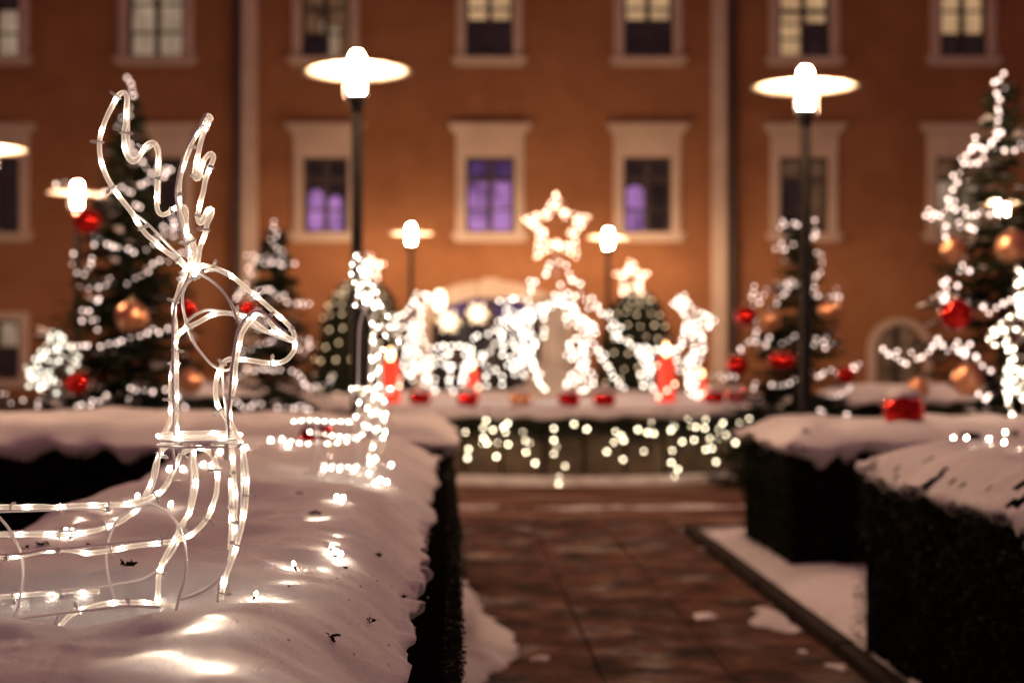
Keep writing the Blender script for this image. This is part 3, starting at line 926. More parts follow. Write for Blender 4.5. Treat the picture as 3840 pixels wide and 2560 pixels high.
def put_bulbs(root, pts, kind):
    me = B[kind]; base = Vector(root.location)
    for p in pts:
        o = link('bulb', me, root); o.location = Vector(p) - base
        k = RB.choice((.55, .8, .95, 1.0, 1.1)) if kind != 'warm' else RB.uniform(.75, 1.1)
        o.scale = (k, k, k)
def cable(root, lines, r=.004, mat='cable', name='cable'):
    mb = MB()
    for ln in lines:
        if len(ln) > 1: mb.tube(ln, r, 4)
    o = mb.obj(name, M[mat], root); o.location = -Vector(root.location)
    return o

# ------------------------------------------------------------------ fir trees
def fir(x, d, ytop, rbase, label, n_br, sparse_top=0.0, zlow=.18, snow=.03, seed=1, power=1.0, twig=.15):
    c = D(x, ytop, d); H = c.z; cx = c.x
    root = empty('fir_tree', (cx, d, 0), label, 'fir tree', 'fir trees hung with lights')
    rnd = random.Random(seed)
    mb = MB()
    mb.tube([(rnd.uniform(-.01, .01), rnd.uniform(-.01, .01), H * k / 10) for k in range(11)], [.07 * (1 - k / 10.5) + .006 for k in range(11)], 8)
    mb.obj('trunk', M['bark'], root)
    mb = MB(); ms = MB()
    for b_ in range(n_br):
        t = rnd.random() ** (1.25 + sparse_top)
        h = zlow + (H * .97 - zlow) * t
        L = rbase * (1 - t) ** power * rnd.uniform(.72, 1.12) + .05
        az = rnd.uniform(0, 2 * pi)
        dirv = Vector((math.cos(az), math.sin(az), 0))
        droop = rnd.uniform(.1, .35)
        p0 = Vector((0, 0, h))
        pts = [p0 + dirv * (L * s) + Vector((0, 0, -droop * L * s * (1.4 - s))) for s in (0, .25, .5, .75, 1)]
        mb.tube(pts, [.012, .010, .008, .006, .003], 3, caps=False)
        nt_ = int(8 + 26 * L)
        for k in range(nt_):
            s = rnd.uniform(.12, 1.03)
            p = p0 + dirv * (L * s) + Vector((0, 0, -droop * L * s * (1.4 - s)))
            side = dirv.cross(Vector((0, 0, 1))) * rnd.choice((-1, 1))
            tv = (dirv * rnd.uniform(.2, .9) + side * rnd.uniform(.2, 1) + Vector((0, 0, rnd.uniform(-.5, .25)))).normalized()
            tl = twig * rnd.uniform(.6, 1.3) * (1.1 - .5 * s)
            up = Vector((rnd.uniform(-.4, .4), rnd.uniform(-.4, .4), 1)).normalized()
            w = tv.cross(up).normalized() * tl * .24
            e = p + tv * tl
            mb.quad(p - w * .6, e - w * .3, e + w * .3, p + w * .6)
            mb.quad(p + up * tl * .10, e + up * tl * .03, e - up * tl * .05, p - up * tl * .08)
            if rnd.random() < snow and s > .45:
                q = Vector((0, 0, .012))
                ms.quad(p - w * 2 + q, e - w * 1.6 + q, e + w * 1.6 + q, p + w * 2 + q)
    mb.obj('crown', M['needle'], root)
    so = ms.obj('snow', M['snow'], root); so['kind'] = 'stuff'
    return root, cx, H

def chain(lines, x, d, ytop, rbase, H, label, kind='tree', gap=17.0, group='light chains on the fir trees', jit=3.0, cat='light chain', power=1.0):
    """bulbs strung along lines given over the front of a tree; each bulb lies on the crown's surface"""
    c = D(x, ytop, d)
    root = empty('light_chain', (c.x, d, 0.3), label, cat, group)
    rnd = random.Random(int(x))
    pts, cabs = [], []
    for ln in lines:
        seq = []
        for (a, b_) in zip(ln[:-1], ln[1:]):
            L = math.hypot(b_[0] - a[0], b_[1] - a[1]); n = max(1, int(round(L / gap)))
            for k in range(n):
                seq.append((a[0] + (b_[0] - a[0]) * k / n, a[1] + (b_[1] - a[1]) * k / n))
        seq.append(ln[-1])
        cab = []
        for (px, py) in seq:
            px += rnd.gauss(0, jit); py += rnd.gauss(0, jit)
            z = EYE - (py - 795) * K / F * d
            R = rbase * max(0.0, 1 - z / H) ** power
            off = (px - x) * K / F * d
            dep = math.sqrt(max(0, R * R - off * off)) * .95 + .03
            p = D(px, py, d - dep)
            pts.append(p); cab.append(p + Vector((0, .012, .012)))
        cabs.append(cab)
    put_bulbs(root, pts, kind)
    if x > 2200:
        for o in root.children: o.scale = o.scale * 1.1
    cable(root, cabs)
    return root

T1 = dict(x=297, d=14.0, ytop=185, rbase=1.05)
r_, _, H1 = fir(label='large fir tree left of the lit reindeer head, hung with light chains and baubles', n_br=560, seed=3, sparse_top=.5, **T1)
chain([[(297, 180), (304, 205), (307, 232), (298, 250), (300, 262), (272, 282), (268, 292)], [(303, 330), (312, 352), (322, 372), (350, 398), (362, 388), (395, 387), (375, 410), (344, 422), (322, 424), (305, 442), (277, 432), (254, 438), (227, 450), (203, 442)],
       [(131, 424), (150, 420)], [(309, 471), (322, 473)],
       [(168, 582), (160, 606), (176, 623), (191, 629), (201, 617), (213, 592), (215, 567), (215, 549)], [(234, 549), (256, 563), (273, 569), (293, 578), (312, 582), (332, 576), (348, 559), (375, 539), (398, 549)], [(375, 520), (408, 526), (400, 500)],
       [(289, 649), (309, 645), (324, 633), (340, 623), (351, 610), (369, 602), (387, 602)], [(414, 580), (408, 585)], [(211, 662), (228, 658), (244, 658), (252, 641)], [(227, 686), (226, 690)],
       [(191, 715), (207, 719), (195, 737), (225, 735), (225, 758)], [(176, 797), (203, 795), (227, 795), (250, 789), (269, 789), (281, 778), (301, 781), (316, 774), (336, 764), (352, 762), (371, 762), (385, 754)],
       [(2, 900), (8, 906), (25, 924), (49, 920)], [(88, 928), (90, 929)], [(123, 930), (145, 934), (152, 924)], [(178, 930), (184, 922)], [(207, 932), (211, 918)], [(232, 920), (246, 908)], [(295, 912), (303, 895), (332, 899), (350, 901)], [(379, 895), (410, 910), (422, 934)]],
      H=H1, label='pinkish white light chain draped over the large left fir tree', **T1)
T2 = dict(x=628, d=17.0, ytop=508, rbase=.95)
r_, _, H2 = fir(label='smaller fir tree directly behind the lit reindeer muzzle, thick with bulbs', n_br=270, seed=4, sparse_top=.3, **T2)
chain([[(628, 510), (632, 535), (624, 552), (640, 570), (660, 575), (648, 590), (620, 592), (600, 592), (570, 585), (575, 600), (610, 604), (640, 606), (660, 604), (676, 604)], [(572, 615), (572, 645)],
       [(545, 690), (552, 670), (566, 655), (575, 680)], [(592, 668), (625, 668), (640, 680), (662, 692), (690, 700), (708, 698)], [(575, 705), (610, 735), (600, 750), (560, 745)],
       [(695, 790), (705, 780), (715, 795), (700, 808), (690, 800)], [(535, 870), (560, 862), (585, 848), (610, 850), (640, 852)], [(675, 850), (690, 868), (702, 885), (735, 893), (755, 880), (766, 860)], [(640, 935), (660, 938), (690, 932), (712, 940)], [(545, 815), (600, 790), (650, 770)], [(520, 905), (560, 935), (600, 925)]],
      H=H2, label='dense white light chain on the smaller fir tree behind the reindeer muzzle', gap=12, **T2)
T3 = dict(x=1835, d=16.0, ytop=490, rbase=.92)
r_, _, H3 = fir(label='fir tree behind the right lamp post, with red and copper baubles', n_br=330, seed=5, sparse_top=.5, **T3)
chain([[(1796, 514), (1793, 529), (1820, 511), (1832, 514)], [(1875, 514), (1875, 529), (1869, 550)], [(1793, 563), (1784, 575), (1808, 569), (1820, 562)],
       [(1870, 581), (1888, 585), (1890, 608), (1882, 625), (1873, 646), (1870, 673), (1882, 682), (1900, 676), (1915, 682), (1924, 664), (1932, 682)],
       [(1732, 658), (1728, 682), (1752, 682), (1725, 711)], [(1758, 667), (1778, 667), (1796, 658), (1817, 649), (1826, 649), (1802, 679), (1784, 697), (1772, 711), (1758, 729), (1737, 741), (1737, 759), (1725, 783), (1701, 801), (1697, 808)],
       [(1738, 785), (1764, 792), (1769, 777)], [(1796, 786), (1814, 780), (1826, 771)], [(1870, 780), (1873, 792), (1900, 774), (1906, 789), (1891, 798)],
       [(1879, 866), (1897, 854), (1921, 854), (1933, 848)], [(1960, 836), (1974, 836), (1960, 857), (1954, 875), (1951, 887), (1936, 905), (1912, 913)], [(1728, 884), (1735, 890)], [(1772, 887), (1787, 884), (1802, 881), (1829, 875)], [(1888, 949), (1886, 940)], [(1939, 949), (1945, 955)], [(1640, 860), (1660, 868), (1690, 866)]],
      H=H3, label='white light chain on the fir tree behind the right lamp post', gap=14, **T3)
T4 = dict(x=2303, d=12.0, ytop=160, rbase=1.20)
r_, _, H4 = fir(label='tall sparse fir tree at the right edge with bright chains and large baubles', n_br=420, seed=6, sparse_top=1.9, snow=.07, **T4)
chain([[(2304, 167), (2298, 182), (2286, 194), (2307, 200), (2292, 215), (2292, 241), (2295, 253), (2295, 277), (2289, 301), (2301, 301), (2292, 316), (2274, 327), (2286, 342), (2307, 345), (2328, 345), (2343, 330), (2352, 340)],
       [(2242, 318), (2230, 339), (2248, 342), (2206, 360), (2218, 372), (2245, 378), (2256, 360), (2270, 330)], [(2203, 396), (2191, 408), (2200, 422), (2188, 437), (2182, 452), (2197, 461), (2206, 476), (2182, 479), (2158, 494), (2141, 503), (2120, 497), (2132, 482), (2158, 500)],
       [(2170, 520), (2173, 547)], [(2203, 520), (2215, 500), (2230, 497), (2256, 488), (2290, 495)], [(2233, 526), (2236, 524)], [(2206, 605), (2209, 620)], [(2227, 620), (2228, 622)],
       [(2173, 640), (2164, 661), (2155, 676), (2170, 688), (2161, 706), (2175, 665)], [(2197, 658), (2194, 679), (2212, 691), (2224, 697)], [(2259, 703), (2271, 718), (2289, 706), (2320, 690), (2350, 700)],
       [(2025, 804), (2037, 813), (2052, 822), (2060, 807), (2069, 827), (2084, 833), (2093, 813), (2120, 822), (2129, 804), (2152, 783), (2164, 798), (2179, 801), (2200, 789), (2203, 807), (2227, 789), (2221, 816), (2236, 819), (2253, 825), (2259, 839), (2277, 851)], [(2248, 905), (2262, 915), (2275, 912)]],
      H=H4, label='bright light chain sweeping down the rightmost fir tree', gap=15, **T4)

# small lit sapling left of the large tree
sx, sd = 120, 13.2
c = D(sx, 745, sd)
root, _, Hs = fir(sx, sd, 748, .36, 'small fir sapling with cold white bulbs at the left edge', 60, 0, .3, .3, 8)
ch = empty('light_chain', (c.x, sd, .3), 'short cold white light chain on the small sapling', 'light chain', 'light chains on the fir trees')
pts = []
rnd = random.Random(12)
for (a, b_, n_) in ((132, 770, 8), (140, 785, 6), (115, 800, 5), (100, 825, 6), (95, 810, 3), (165, 815, 5), (150, 800, 2), (140, 835, 2), (140, 858, 2), (80, 855, 9), (72, 878, 6), (112, 870, 6), (95, 885, 4), (125, 878, 3)):
    for k in range(n_): pts.append(D(a + rnd.gauss(0, 11), b_ + rnd.gauss(0, 11), sd - .3 + rnd.uniform(-.06, .06)))
put_bulbs(ch, pts, 'cool')
cable(ch, [pts])

# clipped yew cones with star toppers
def topiary(x, d, ytop, ybot, hw, label, seed):
    c = D(x, ytop, d); H = c.z; R = hw * K / F * d
    root = empty('clipped_yew', (c.x, d, 0), label, 'clipped yew', 'clipped yew domes beside the fountain')
    rnd = random.Random(seed)
    mb = MB()
    mb.tube([(0, 0, 0), (0, 0, H * .9)], [.06, .03], 8)
    mb.obj('trunk', M['bark'], root)
    prof = [(0.02, H), (R * .35, H * .96), (R * .62, H * .87), (R * .84, H * .70), (R * .97, H * .48), (R, H * .28), (R * .93, .15), (.1, .1)]
    mb = MB(); mb.lathe([(r * .93, z * .985) for r, z in prof], 28)
    for k in range(5200):
        t = rnd.random() ** .8
        i = min(int(t * 6), 5); f = t * 6 - i
        r = prof[i][0] * (1 - f) + prof[i + 1][0] * f; z = prof[i][1] * (1 - f) + prof[i + 1][1] * f
        a = rnd.uniform(0, 2 * pi); r += rnd.gauss(.0, .03)
        p = Vector((r * math.cos(a), r * math.sin(a), z))
        tv = Vector((math.cos(a), math.sin(a), rnd.uniform(-.3, .9))).normalized() * .06
        w = tv.cross(Vector((rnd.uniform(-1, 1), rnd.uniform(-1, 1), rnd.uniform(-1, 1)))).normalized() * .014
        mb.quad(p - w, p + tv - w * .4, p + tv + w * .4, p + w)
    mb.obj('crown', M['leaf'], root)
    return root, R, H, prof
def yew_lights(x, d, R, H, prof, label, strings, seed):
    c = D(x, 800, d)
    root = empty('light_chain', (c.x, d, .3), label, 'light chain', 'golden light chains on the yews')
    rnd = random.Random(seed); pts = []; cabs = []
    for az in strings:
        ln = []
        for k in range(13):
            t = .06 + k * .075 + rnd.uniform(-.012, .012)
            i = min(int(t * 6), 5); f = t * 6 - i
            r = prof[i][0] * (1 - f) + prof[i + 1][0] * f; z = prof[i][1] * (1 - f) + prof[i + 1][1] * f
            a = -pi / 2 + az + .10 * math.sin(k * 1.3 + az) + rnd.uniform(-.05, .05)
            ln.append(Vector((c.x + (r + .05) * math.cos(a), d + (r + .05) * math.sin(a), z)))
        pts += ln; cabs.append(ln)
    put_bulbs(root, pts, 'gold'); cable(root, cabs)
_, R_, H_, pf = topiary(832, 24.3, 640, 900, 108, 'dark clipped yew dome left of the fountain behind the second reindeer', 71)
yew_lights(832, 24.3, R_, H_, pf, 'golden bulbs running down the left clipped yew', (-1.25, -.85, -.45, 0.0, .5, .95), 5)
_, R_, H_, pf = topiary(1462, 24.3, 668, 900, 84, 'dark clipped yew dome right of the fountain below the small star', 72)
yew_lights(1462, 24.3, R_, H_, pf, 'golden bulbs running down the right clipped yew', (-.85, -.40, .05, .5, .95), 6)

# ------------------------------------------------------------------ baubles
bb_cache = {}
def bauble(p, r, mat, label, cap_up=True, snow=False, group='large baubles on the trees'):
    t = empty('bauble', p, label, 'bauble', group)
    key = (mat, round(r, 3))
    if key not in bb_cache:
        mb = MB(); n = 14
        mb.lathe([(r * math.sin(pi * k / n), -r * math.cos(pi * k / n)) for k in range(n + 1)], 24)
        ball = mb.mesh('ball', M[mat])
        mb = MB(); mb.lathe([(0, r * 1.10), (r * .20, r * 1.10), (r * .22, r * 1.06), (r * .22, r * .95)], 14)
        mb.tube([(r * .10 * math.cos(a), 0, r * 1.18 + r * .10 * math.sin(a)) for a in [2 * pi * k / 10 for k in range(10)]], r * .025, 5, closed=True)
        bb_cache[key] = (ball, mb.mesh('cap', M['cap_metal']))
    link('ball', bb_cache[key][0], t)
    if not snow:
        link('cap', bb_cache[key][1], t)
    else:
        mb = MB(); idx = {}
        na, ni = 28, 7
        for k in range(na):
            a = 2 * pi * k / na
            ext = .92 + .22 * nz(math.cos(a) * 2, math.sin(a) * 2, r * 50)
            for i in range(ni + 1):
                th = ext * i / ni
                th_ = min(th, ext)
                rad = r * (1.0 + .15 * (1 - (i / ni) ** 3)) if i < ni else r * .99
                idx[k, i] = len(mb.v)
                mb.v.append((rad * .99 * math.sin(th_) * math.cos(a), rad * .99 * math.sin(th_) * math.sin(a), rad * math.cos(th_) + .004))
        for k in range(na):
            for i in range(ni):
                k2 = (k + 1) % na
                mb.f.append((idx[k, i], idx[k, i + 1], idx[k2, i + 1], idx[k2, i])); mb.m.append(0); mb.sm.append(True)
        mb.obj('snow_cap', M['snow'], t)
    return t
for (x, y, d, r, mt, lab) in (
        (200, 508, 13.45, .13, 'red_gloss', 'red bauble high on the left side of the large left fir'),
        (303, 728, 13.2, .15, 'gold_gloss', 'big copper bauble in the middle of the large left fir'),
        (430, 708, 13.6, .10, 'red_gloss', 'red bauble seen through the reindeer neck'),
        (178, 880, 13.05, .11, 'red_gloss', 'red bauble low on the large left fir above the back hedge'),
        (436, 876, 13.3, .12, 'gold_gloss', 'copper bauble low on the large left fir inside the reindeer neck'),
        (570, 708, 16.4, .10, 'red_gloss', 'red bauble on the smaller fir just behind the reindeer eye'),
        (1714, 726, 15.4, .12, 'red_gloss', 'red bauble under the left bend of chain on the lamp post fir'),
        (1770, 735, 15.3, .11, 'gold_gloss', 'copper bauble left of the right lamp post'),
        (1904, 712, 15.4, .12, 'gold_gloss', 'copper bauble right of the right lamp post'),
        (1693, 838, 15.3, .12, 'red_gloss', 'red bauble at the lower left edge of the lamp post fir'),
        (1786, 828, 15.05, .10, 'red_gloss', 'left one of a touching pair of red baubles by the lamp post'),
        (1808, 828, 15.05, .10, 'red_gloss', 'right one of a touching pair of red baubles by the lamp post'),
        (1942, 862, 15.25, .10, 'red_gloss', 'red bauble behind the lower right chain of the lamp post fir'),
        (2190, 572, 11.4, .10, 'gold_gloss', 'copper bauble high on the rightmost fir'),
        (2326, 566, 11.3, .13, 'gold_gloss', 'copper bauble below the lamp in the rightmost fir'),
        (2196, 722, 11.2, .13, 'red_gloss', 'large red bauble on the rightmost fir'),
        (2222, 872, 10.9, .12, 'gold_gloss', 'copper bauble low on the rightmost fir above the hedge'),
        (2108, 892, 11.35, .09, 'gold_gloss', 'copper bauble hanging over the snowed-in red bauble')):
    bauble(D(x, y, d), r, mt, lab)
GB = 'baubles half buried in snow'
bauble(D(2075, 942, 9.95), .145, 'red_gloss', 'big red bauble with snow cap on the right hedge', snow=True, group=GB)
bauble(D(728, 1005, 8.0), .10, 'red_gloss', 'dark red bauble on the snow behind the second reindeer', snow=True, group=GB)
for (x, y, d, mt, lab) in ((965, 898, 17.6, 'red_gloss', 'snow-capped red bauble under the left lit deer'),
                           (1075, 898, 17.5, 'red_gloss', 'snow-capped red bauble under the rump of the left lit deer'),
                           (1195, 902, 17.3, 'gold_gloss', 'snow-capped copper bauble before the kneeling lit figure'),
                           (1307, 900, 17.3, 'red_gloss', 'snow-capped red bauble in the gap of the lit stable'),
                           (1388, 905, 17.25, 'red_gloss', 'snow-capped red bauble under the right slope of the lit stable'),
                           (1640, 893, 17.9, 'red_gloss', 'snow-capped red bauble at the feet of the right lit deer'),
                           (1692, 893, 18.0, 'red_gloss', 'snow-capped red bauble nearest the right rim of the fountain')):
    p = D(x, y, d); p.z = .955
    bauble(p, .135, mt, lab, snow=True, group=GB)

# ------------------------------------------------------------------ lit figures on the fountain
ZF = .90
def figure(name, label, cat, lines, d, kind='warm', gap=9.5, depth=.10, group=None, jit=1.2, foot=None):
    ps = [q for ln in lines for q in ln]
    cxm = sum(q[0] for q in ps) / len(ps)
    base = D(cxm, 860, d); base.z = ZF
    root = empty(name, base, label, cat, group)
    rnd = random.Random(len(label) * 7 + int(cxm))
    pts, wires = [], []
    for li, ln in enumerate(lines):
        off = depth * (1 if li % 2 else -1) * rnd.uniform(.6, 1.1)
        w = [D(q[0], q[1], d + off) for q in ln]
        sp = spline(w, .05) if len(w) > 2 else w
        wires.append(sp)
        for p, t in along([Vector(v) for v in sp], gap * K / F * d):
            pts.append(p + Vector((rnd.gauss(0, jit), rnd.gauss(0, 3), rnd.gauss(0, jit))) * (K / F * d))
    put_bulbs(root, pts, kind)
    for w_ in wires: cable(root, [w_], .008, 'frame_steel', 'frame')
    return root
GFIG = 'figures outlined in lights on the fountain'
figure('lit_deer', 'deer outlined in white bulbs facing left, left end of the fountain', 'light figure',
       [[(958, 675), (945, 700), (925, 722), (906, 736), (912, 752), (934, 746), (952, 738)], [(972, 676), (985, 692), (972, 712), (968, 728)], [(950, 690), (962, 700), (966, 715)],
        [(944, 748), (944, 775), (932, 798), (930, 840), (940, 868)], [(968, 728), (970, 770), (978, 795), (1010, 797), (1050, 797), (1082, 796)], [(955, 750), (955, 790), (960, 815), (1000, 818), (1045, 815)],
        [(940, 838), (975, 838), (1010, 835), (1052, 838)], [(1082, 796), (1080, 825), (1062, 850), (1065, 896)], [(945, 850), (942, 882)], [(972, 838), (978, 885)], [(984, 838), (988, 886)], [(1030, 838), (1036, 898)], [(998, 870), (998, 900)], [(936, 800), (950, 830), (960, 860)]],
       18.6, group=GFIG, gap=11.5, jit=2.5)
figure('lit_deer', 'deer outlined in white bulbs facing right, right end of the fountain', 'light figure',
       [[(1552, 692), (1562, 680), (1575, 684), (1582, 700), (1600, 716), (1622, 722), (1638, 738), (1628, 748), (1606, 742)], [(1545, 700), (1560, 708), (1575, 712)], [(1565, 690), (1570, 702), (1560, 712)],
        [(1572, 720), (1574, 760), (1566, 790), (1540, 802), (1500, 798), (1465, 800)], [(1604, 742), (1612, 775), (1614, 810), (1600, 838)], [(1588, 730), (1594, 780), (1590, 815), (1570, 822)],
        [(1580, 830), (1584, 905)], [(1600, 838), (1602, 908)], [(1592, 810), (1592, 910)], [(1465, 800), (1480, 830), (1500, 850), (1490, 880), (1505, 898)], [(1470, 815), (1495, 825), (1475, 860), (1485, 892)], [(1556, 815), (1562, 850)]],
       18.6, group=GFIG, gap=11.5, jit=2.5)
figure('lit_kneeling_figure', 'robed figure outlined in white bulbs, left one under the lit stable', 'light figure',
       [[(1150, 684), (1160, 694), (1175, 690), (1200, 684), (1216, 700), (1210, 722), (1190, 730), (1168, 724), (1155, 706)], [(1180, 705), (1196, 712)], [(1205, 732), (1222, 718), (1240, 708), (1258, 694), (1282, 680)], [(1212, 736), (1236, 722), (1262, 706), (1280, 690)],
        [(1170, 730), (1178, 770), (1186, 810), (1184, 870)], [(1192, 735), (1200, 790), (1206, 840), (1200, 872)], [(1214, 730), (1222, 780), (1226, 830), (1240, 870), (1250, 898)], [(1160, 725), (1150, 770), (1160, 810), (1175, 850)], [(1186, 750), (1215, 760), (1195, 790), (1215, 810), (1190, 830), (1220, 845)], [(1225, 800), (1236, 850), (1246, 890)]],
       18.4, group=GFIG, gap=13, jit=4)
figure('lit_kneeling_figure', 'robed figure outlined in white bulbs, right one under the lit stable', 'light figure',
       [[(1285, 690), (1295, 678), (1310, 680), (1316, 694), (1308, 706), (1294, 706), (1285, 692)], [(1318, 700), (1332, 720), (1342, 745), (1346, 790), (1340, 840)], [(1308, 712), (1322, 740), (1330, 790), (1322, 830)], [(1300, 785), (1312, 800), (1304, 820), (1320, 830)],
        [(1305, 880), (1312, 858), (1330, 846), (1352, 850), (1364, 872), (1362, 890)], [(1318, 885), (1335, 868), (1352, 885)], [(1335, 740), (1355, 735), (1370, 755), (1352, 770)], [(1346, 760), (1334, 800), (1350, 810), (1345, 850)], [(1305, 890), (1335, 893), (1360, 890)]],
       18.4, group=GFIG, gap=12.5, jit=4)
figure('lit_stable', 'pointed stable roof outlined in white bulbs around the two figures', 'light figure',
       [[(1255, 632), (1258, 605), (1275, 600), (1298, 610), (1320, 640), (1332, 668), (1345, 690), (1352, 705)], [(1218, 662), (1208, 650), (1228, 650), (1220, 668)], [(1160, 730), (1140, 750), (1118, 768)], [(1145, 740), (1130, 765)],
        [(1150, 775), (1130, 800), (1108, 825), (1098, 832)], [(1120, 765), (1098, 770), (1088, 780)], [(1292, 650), (1318, 645)], [(1370, 705), (1388, 722), (1410, 740), (1422, 755)], [(1358, 690), (1380, 715), (1400, 735)],
        [(1362, 790), (1385, 815), (1392, 842), (1412, 872), (1440, 896)], [(1375, 808), (1398, 850), (1428, 888)], [(1240, 700), (1246, 735), (1244, 770), (1245, 780)], [(1300, 690), (1300, 740), (1304, 760)],
        [(1395, 750), (1425, 775), (1450, 790), (1475, 805)], [(1430, 780), (1460, 800), (1485, 810), (1470, 830)], [(1118, 866), (1118, 900)], [(1080, 800), (1068, 840), (1072, 880)], [(1105, 810), (1118, 840), (1150, 862), (1155, 880)]],
       18.2, group=GFIG, gap=18, depth=.05, jit=3)
def star_lines(x, y, R, r, rot=0):
    out = []
    for s in (1.05, .76):
        pts = []
        for k in range(10):
            a = -pi / 2 + k * pi / 5 + rot
            q = (R if k % 2 == 0 else r) * s
            pts.append((x + q * math.cos(a), y + q * math.sin(a)))
        pts.append(pts[0])
        out.append(pts)
    return out
def star(x, y, R, r, d, label, pole, gap):
    lines = star_lines(x, y, R, r)
    root = figure('lit_star', label, 'light star', [[p, q] for ln in lines for p, q in zip(ln[:-1], ln[1:])], d, 'star', gap, .03, 'five-pointed stars of peach bulbs')
    mb = MB(); mb.tube([D(x, y + r * .9, d + .05), D(x, pole, d + .05)], .015, 6)
    o = mb.obj('pole', M['frame_steel'], root); o.location = -Vector(root.location)
star(1278, 524, 76, 40, 18.4, 'big five-pointed star of peach bulbs above the lit stable', 640, 15)
star(1450, 640, 38, 20, 23.8, 'smaller star of peach bulbs on the right clipped yew', 690, 12)
star(852, 615, 26, 13, 23.8, 'small star of peach bulbs on the left clipped yew behind the second reindeer', 660, 10)

RI = random.Random(31)
# icicle lights over the basin wall
ic = empty('icicle_lights', (FX, FY - FR - .17, .85), 'warm white icicle light curtain hanging over the front of the fountain wall', 'icicle lights')
pts = []
for (x, y) in ((924, 956), (1016, 971), (1016, 992), (1038, 1012), (1069, 992), (1076, 1031), (1111, 1005), (1119, 1017), (1143, 1017), (1167, 1020), (1132, 987), (1140, 1048), (1201, 992), (1207, 1012), (1217, 1017), (1208, 1038), (1229, 1063), (1272, 984), (1272, 1010), (1278, 1025), (1272, 1042), (1298, 1070), (1284, 1093), (1283, 1111), (1348, 985), (1394, 1037), (1414, 991), (1429, 1000), (1410, 1015), (1431, 1055), (1542, 1062), (1557, 1077), (1550, 1093), (1465, 986), (1487, 993), (1502, 995), (1496, 971), (1479, 1036), (1541, 988), (1548, 978), (1567, 1014), (1544, 1034), (1587, 977), (1594, 1010), (1621, 965), (1619, 983), (1630, 1007), (1635, 1029), (1621, 1032), (1650, 986), (1651, 1005), (1668, 998), (1645, 1060), (1693, 990), (1697, 971), (1714, 988), (1719, 1000), (1721, 961), (1741, 981), (1741, 998), (1689, 1016), (1718, 1034), (1712, 1057), (1757, 986), (1789, 971), (1807, 956), (1828, 969), (905, 975), (960, 985), (980, 1010), (940, 1000), *[(RI.uniform(1000, 1790), 962 + abs(RI.gauss(0, 1)) * 38) for _ in range(18)]):
    # where the sight line meets the cylinder just outside the wall
    dx, dy = (x - 1176) * K / F, 1.0
    rc = FR + .19
    A = dx * dx + 1; Bq = -2 * (dx * FX + FY); C = FX * FX + FY * FY - rc * rc
    disc = Bq * Bq - 4 * A * C
    d = (-Bq - math.sqrt(disc)) / (2 * A) if disc > 0 else FY - .6
    pts.append(D(x, y, d))
put_bulbs(ic, pts, 'icicle')
cable(ic, [[p, Vector((p.x, p.y + .03, .80))] for p in pts], .003)

# red lit candles
def candle(x, ytop, ybot, hw, d, label):
    p = D(x, ybot, d); H = D(x, ytop, d).z - p.z; R = hw * K / F * d
    p.z = ZF - .03
    t = empty('lit_candle', p, label, 'candle', 'red lit candles on the fountain')
    mb = MB(); mb.lathe([(0, 0), (R * 1.05, 0), (R * 1.05, .05), (R, .08), (R * .97, H * .72), (R * .8, H * .77), (0, H * .76)], 20)
    mb.obj('wax', M['candle_red'], t)
    mb = MB(); mb.lathe([(0, H * .765), (R * .25, H * .80), (R * .34, H * .87), (R * .18, H * .95), (0, H)], 12)
    mb.obj('flame', M['flame'], t)
    for k in range(6):
        a = k * 1.05; z = H * (.12 + .1 * k)
        o = link('bulb', B['star'], t); o.location = (R * 1.06 * math.cos(a - 2.6), R * 1.06 * math.sin(a - 2.6), z)
candle(897, 775, 905, 22, 18.0, 'red lit candle at the left end of the fountain, beside the second reindeer')
candle(1083, 806, 900, 17, 19.2, 'red lit candle behind the rump of the left lit deer')
candle(1530, 776, 918, 20, 18.1, 'tall red lit candle in front of the right lit deer')
candle(1612, 826, 895, 10, 19.4, 'slim red lit candle behind the right lit deer')

# star lanterns and wall lamp at the doorway
def lantern_star(x, y, r, d, label):
    p = D(x, y, d); R = r * K / F * d
    t = empty('star_lantern', p, label, 'star lantern', 'paper star lanterns in the doorway')
    mb = MB()
    bm = bmesh.new(); bmesh.ops.create_icosphere(bm, subdivisions=1, radius=R * .45)
    for f in bm.faces:
        c = f.calc_center_median(); tip = c.normalized() * R
        vs = [v.co for v in f.verts]
        for i in range(3): mb.tri(vs[i], vs[(i + 1) % 3], tip)
    bm.free()
    mb.obj('paper_star', M['lantern'], t)
    mb = MB(); mb.tube([(0, 0, R * .5), (0, 0, R * 1.0 + .5)], .008, 5); mb.obj('cord', M['cable'], t)
lantern_star(1030, 738, 32, BD - 1.3, 'glowing paper star lantern, lower left one in the arched doorway')
lantern_star(1097, 720, 30, BD - 1.0, 'glowing paper star lantern, upper right one in the arched doorway')
p = D(1010, 690, BD - .4)
t = empty('wall_lamp', p, 'oval white wall lamp beside the arched doorway', 'wall lamp')
mb = MB(); mb.lathe([(.11 * math.sin(pi * k / 12) ** .7, -.2 * math.cos(pi * k / 12)) for k in range(13)], 18); mb.obj('globe', M['globe'], t)
mb = MB(); mb.tube([(0, .02, .2), (0, .1, .28), (0, .38, .28)], .018, 6); mb.obj('bracket', M['post'], t)

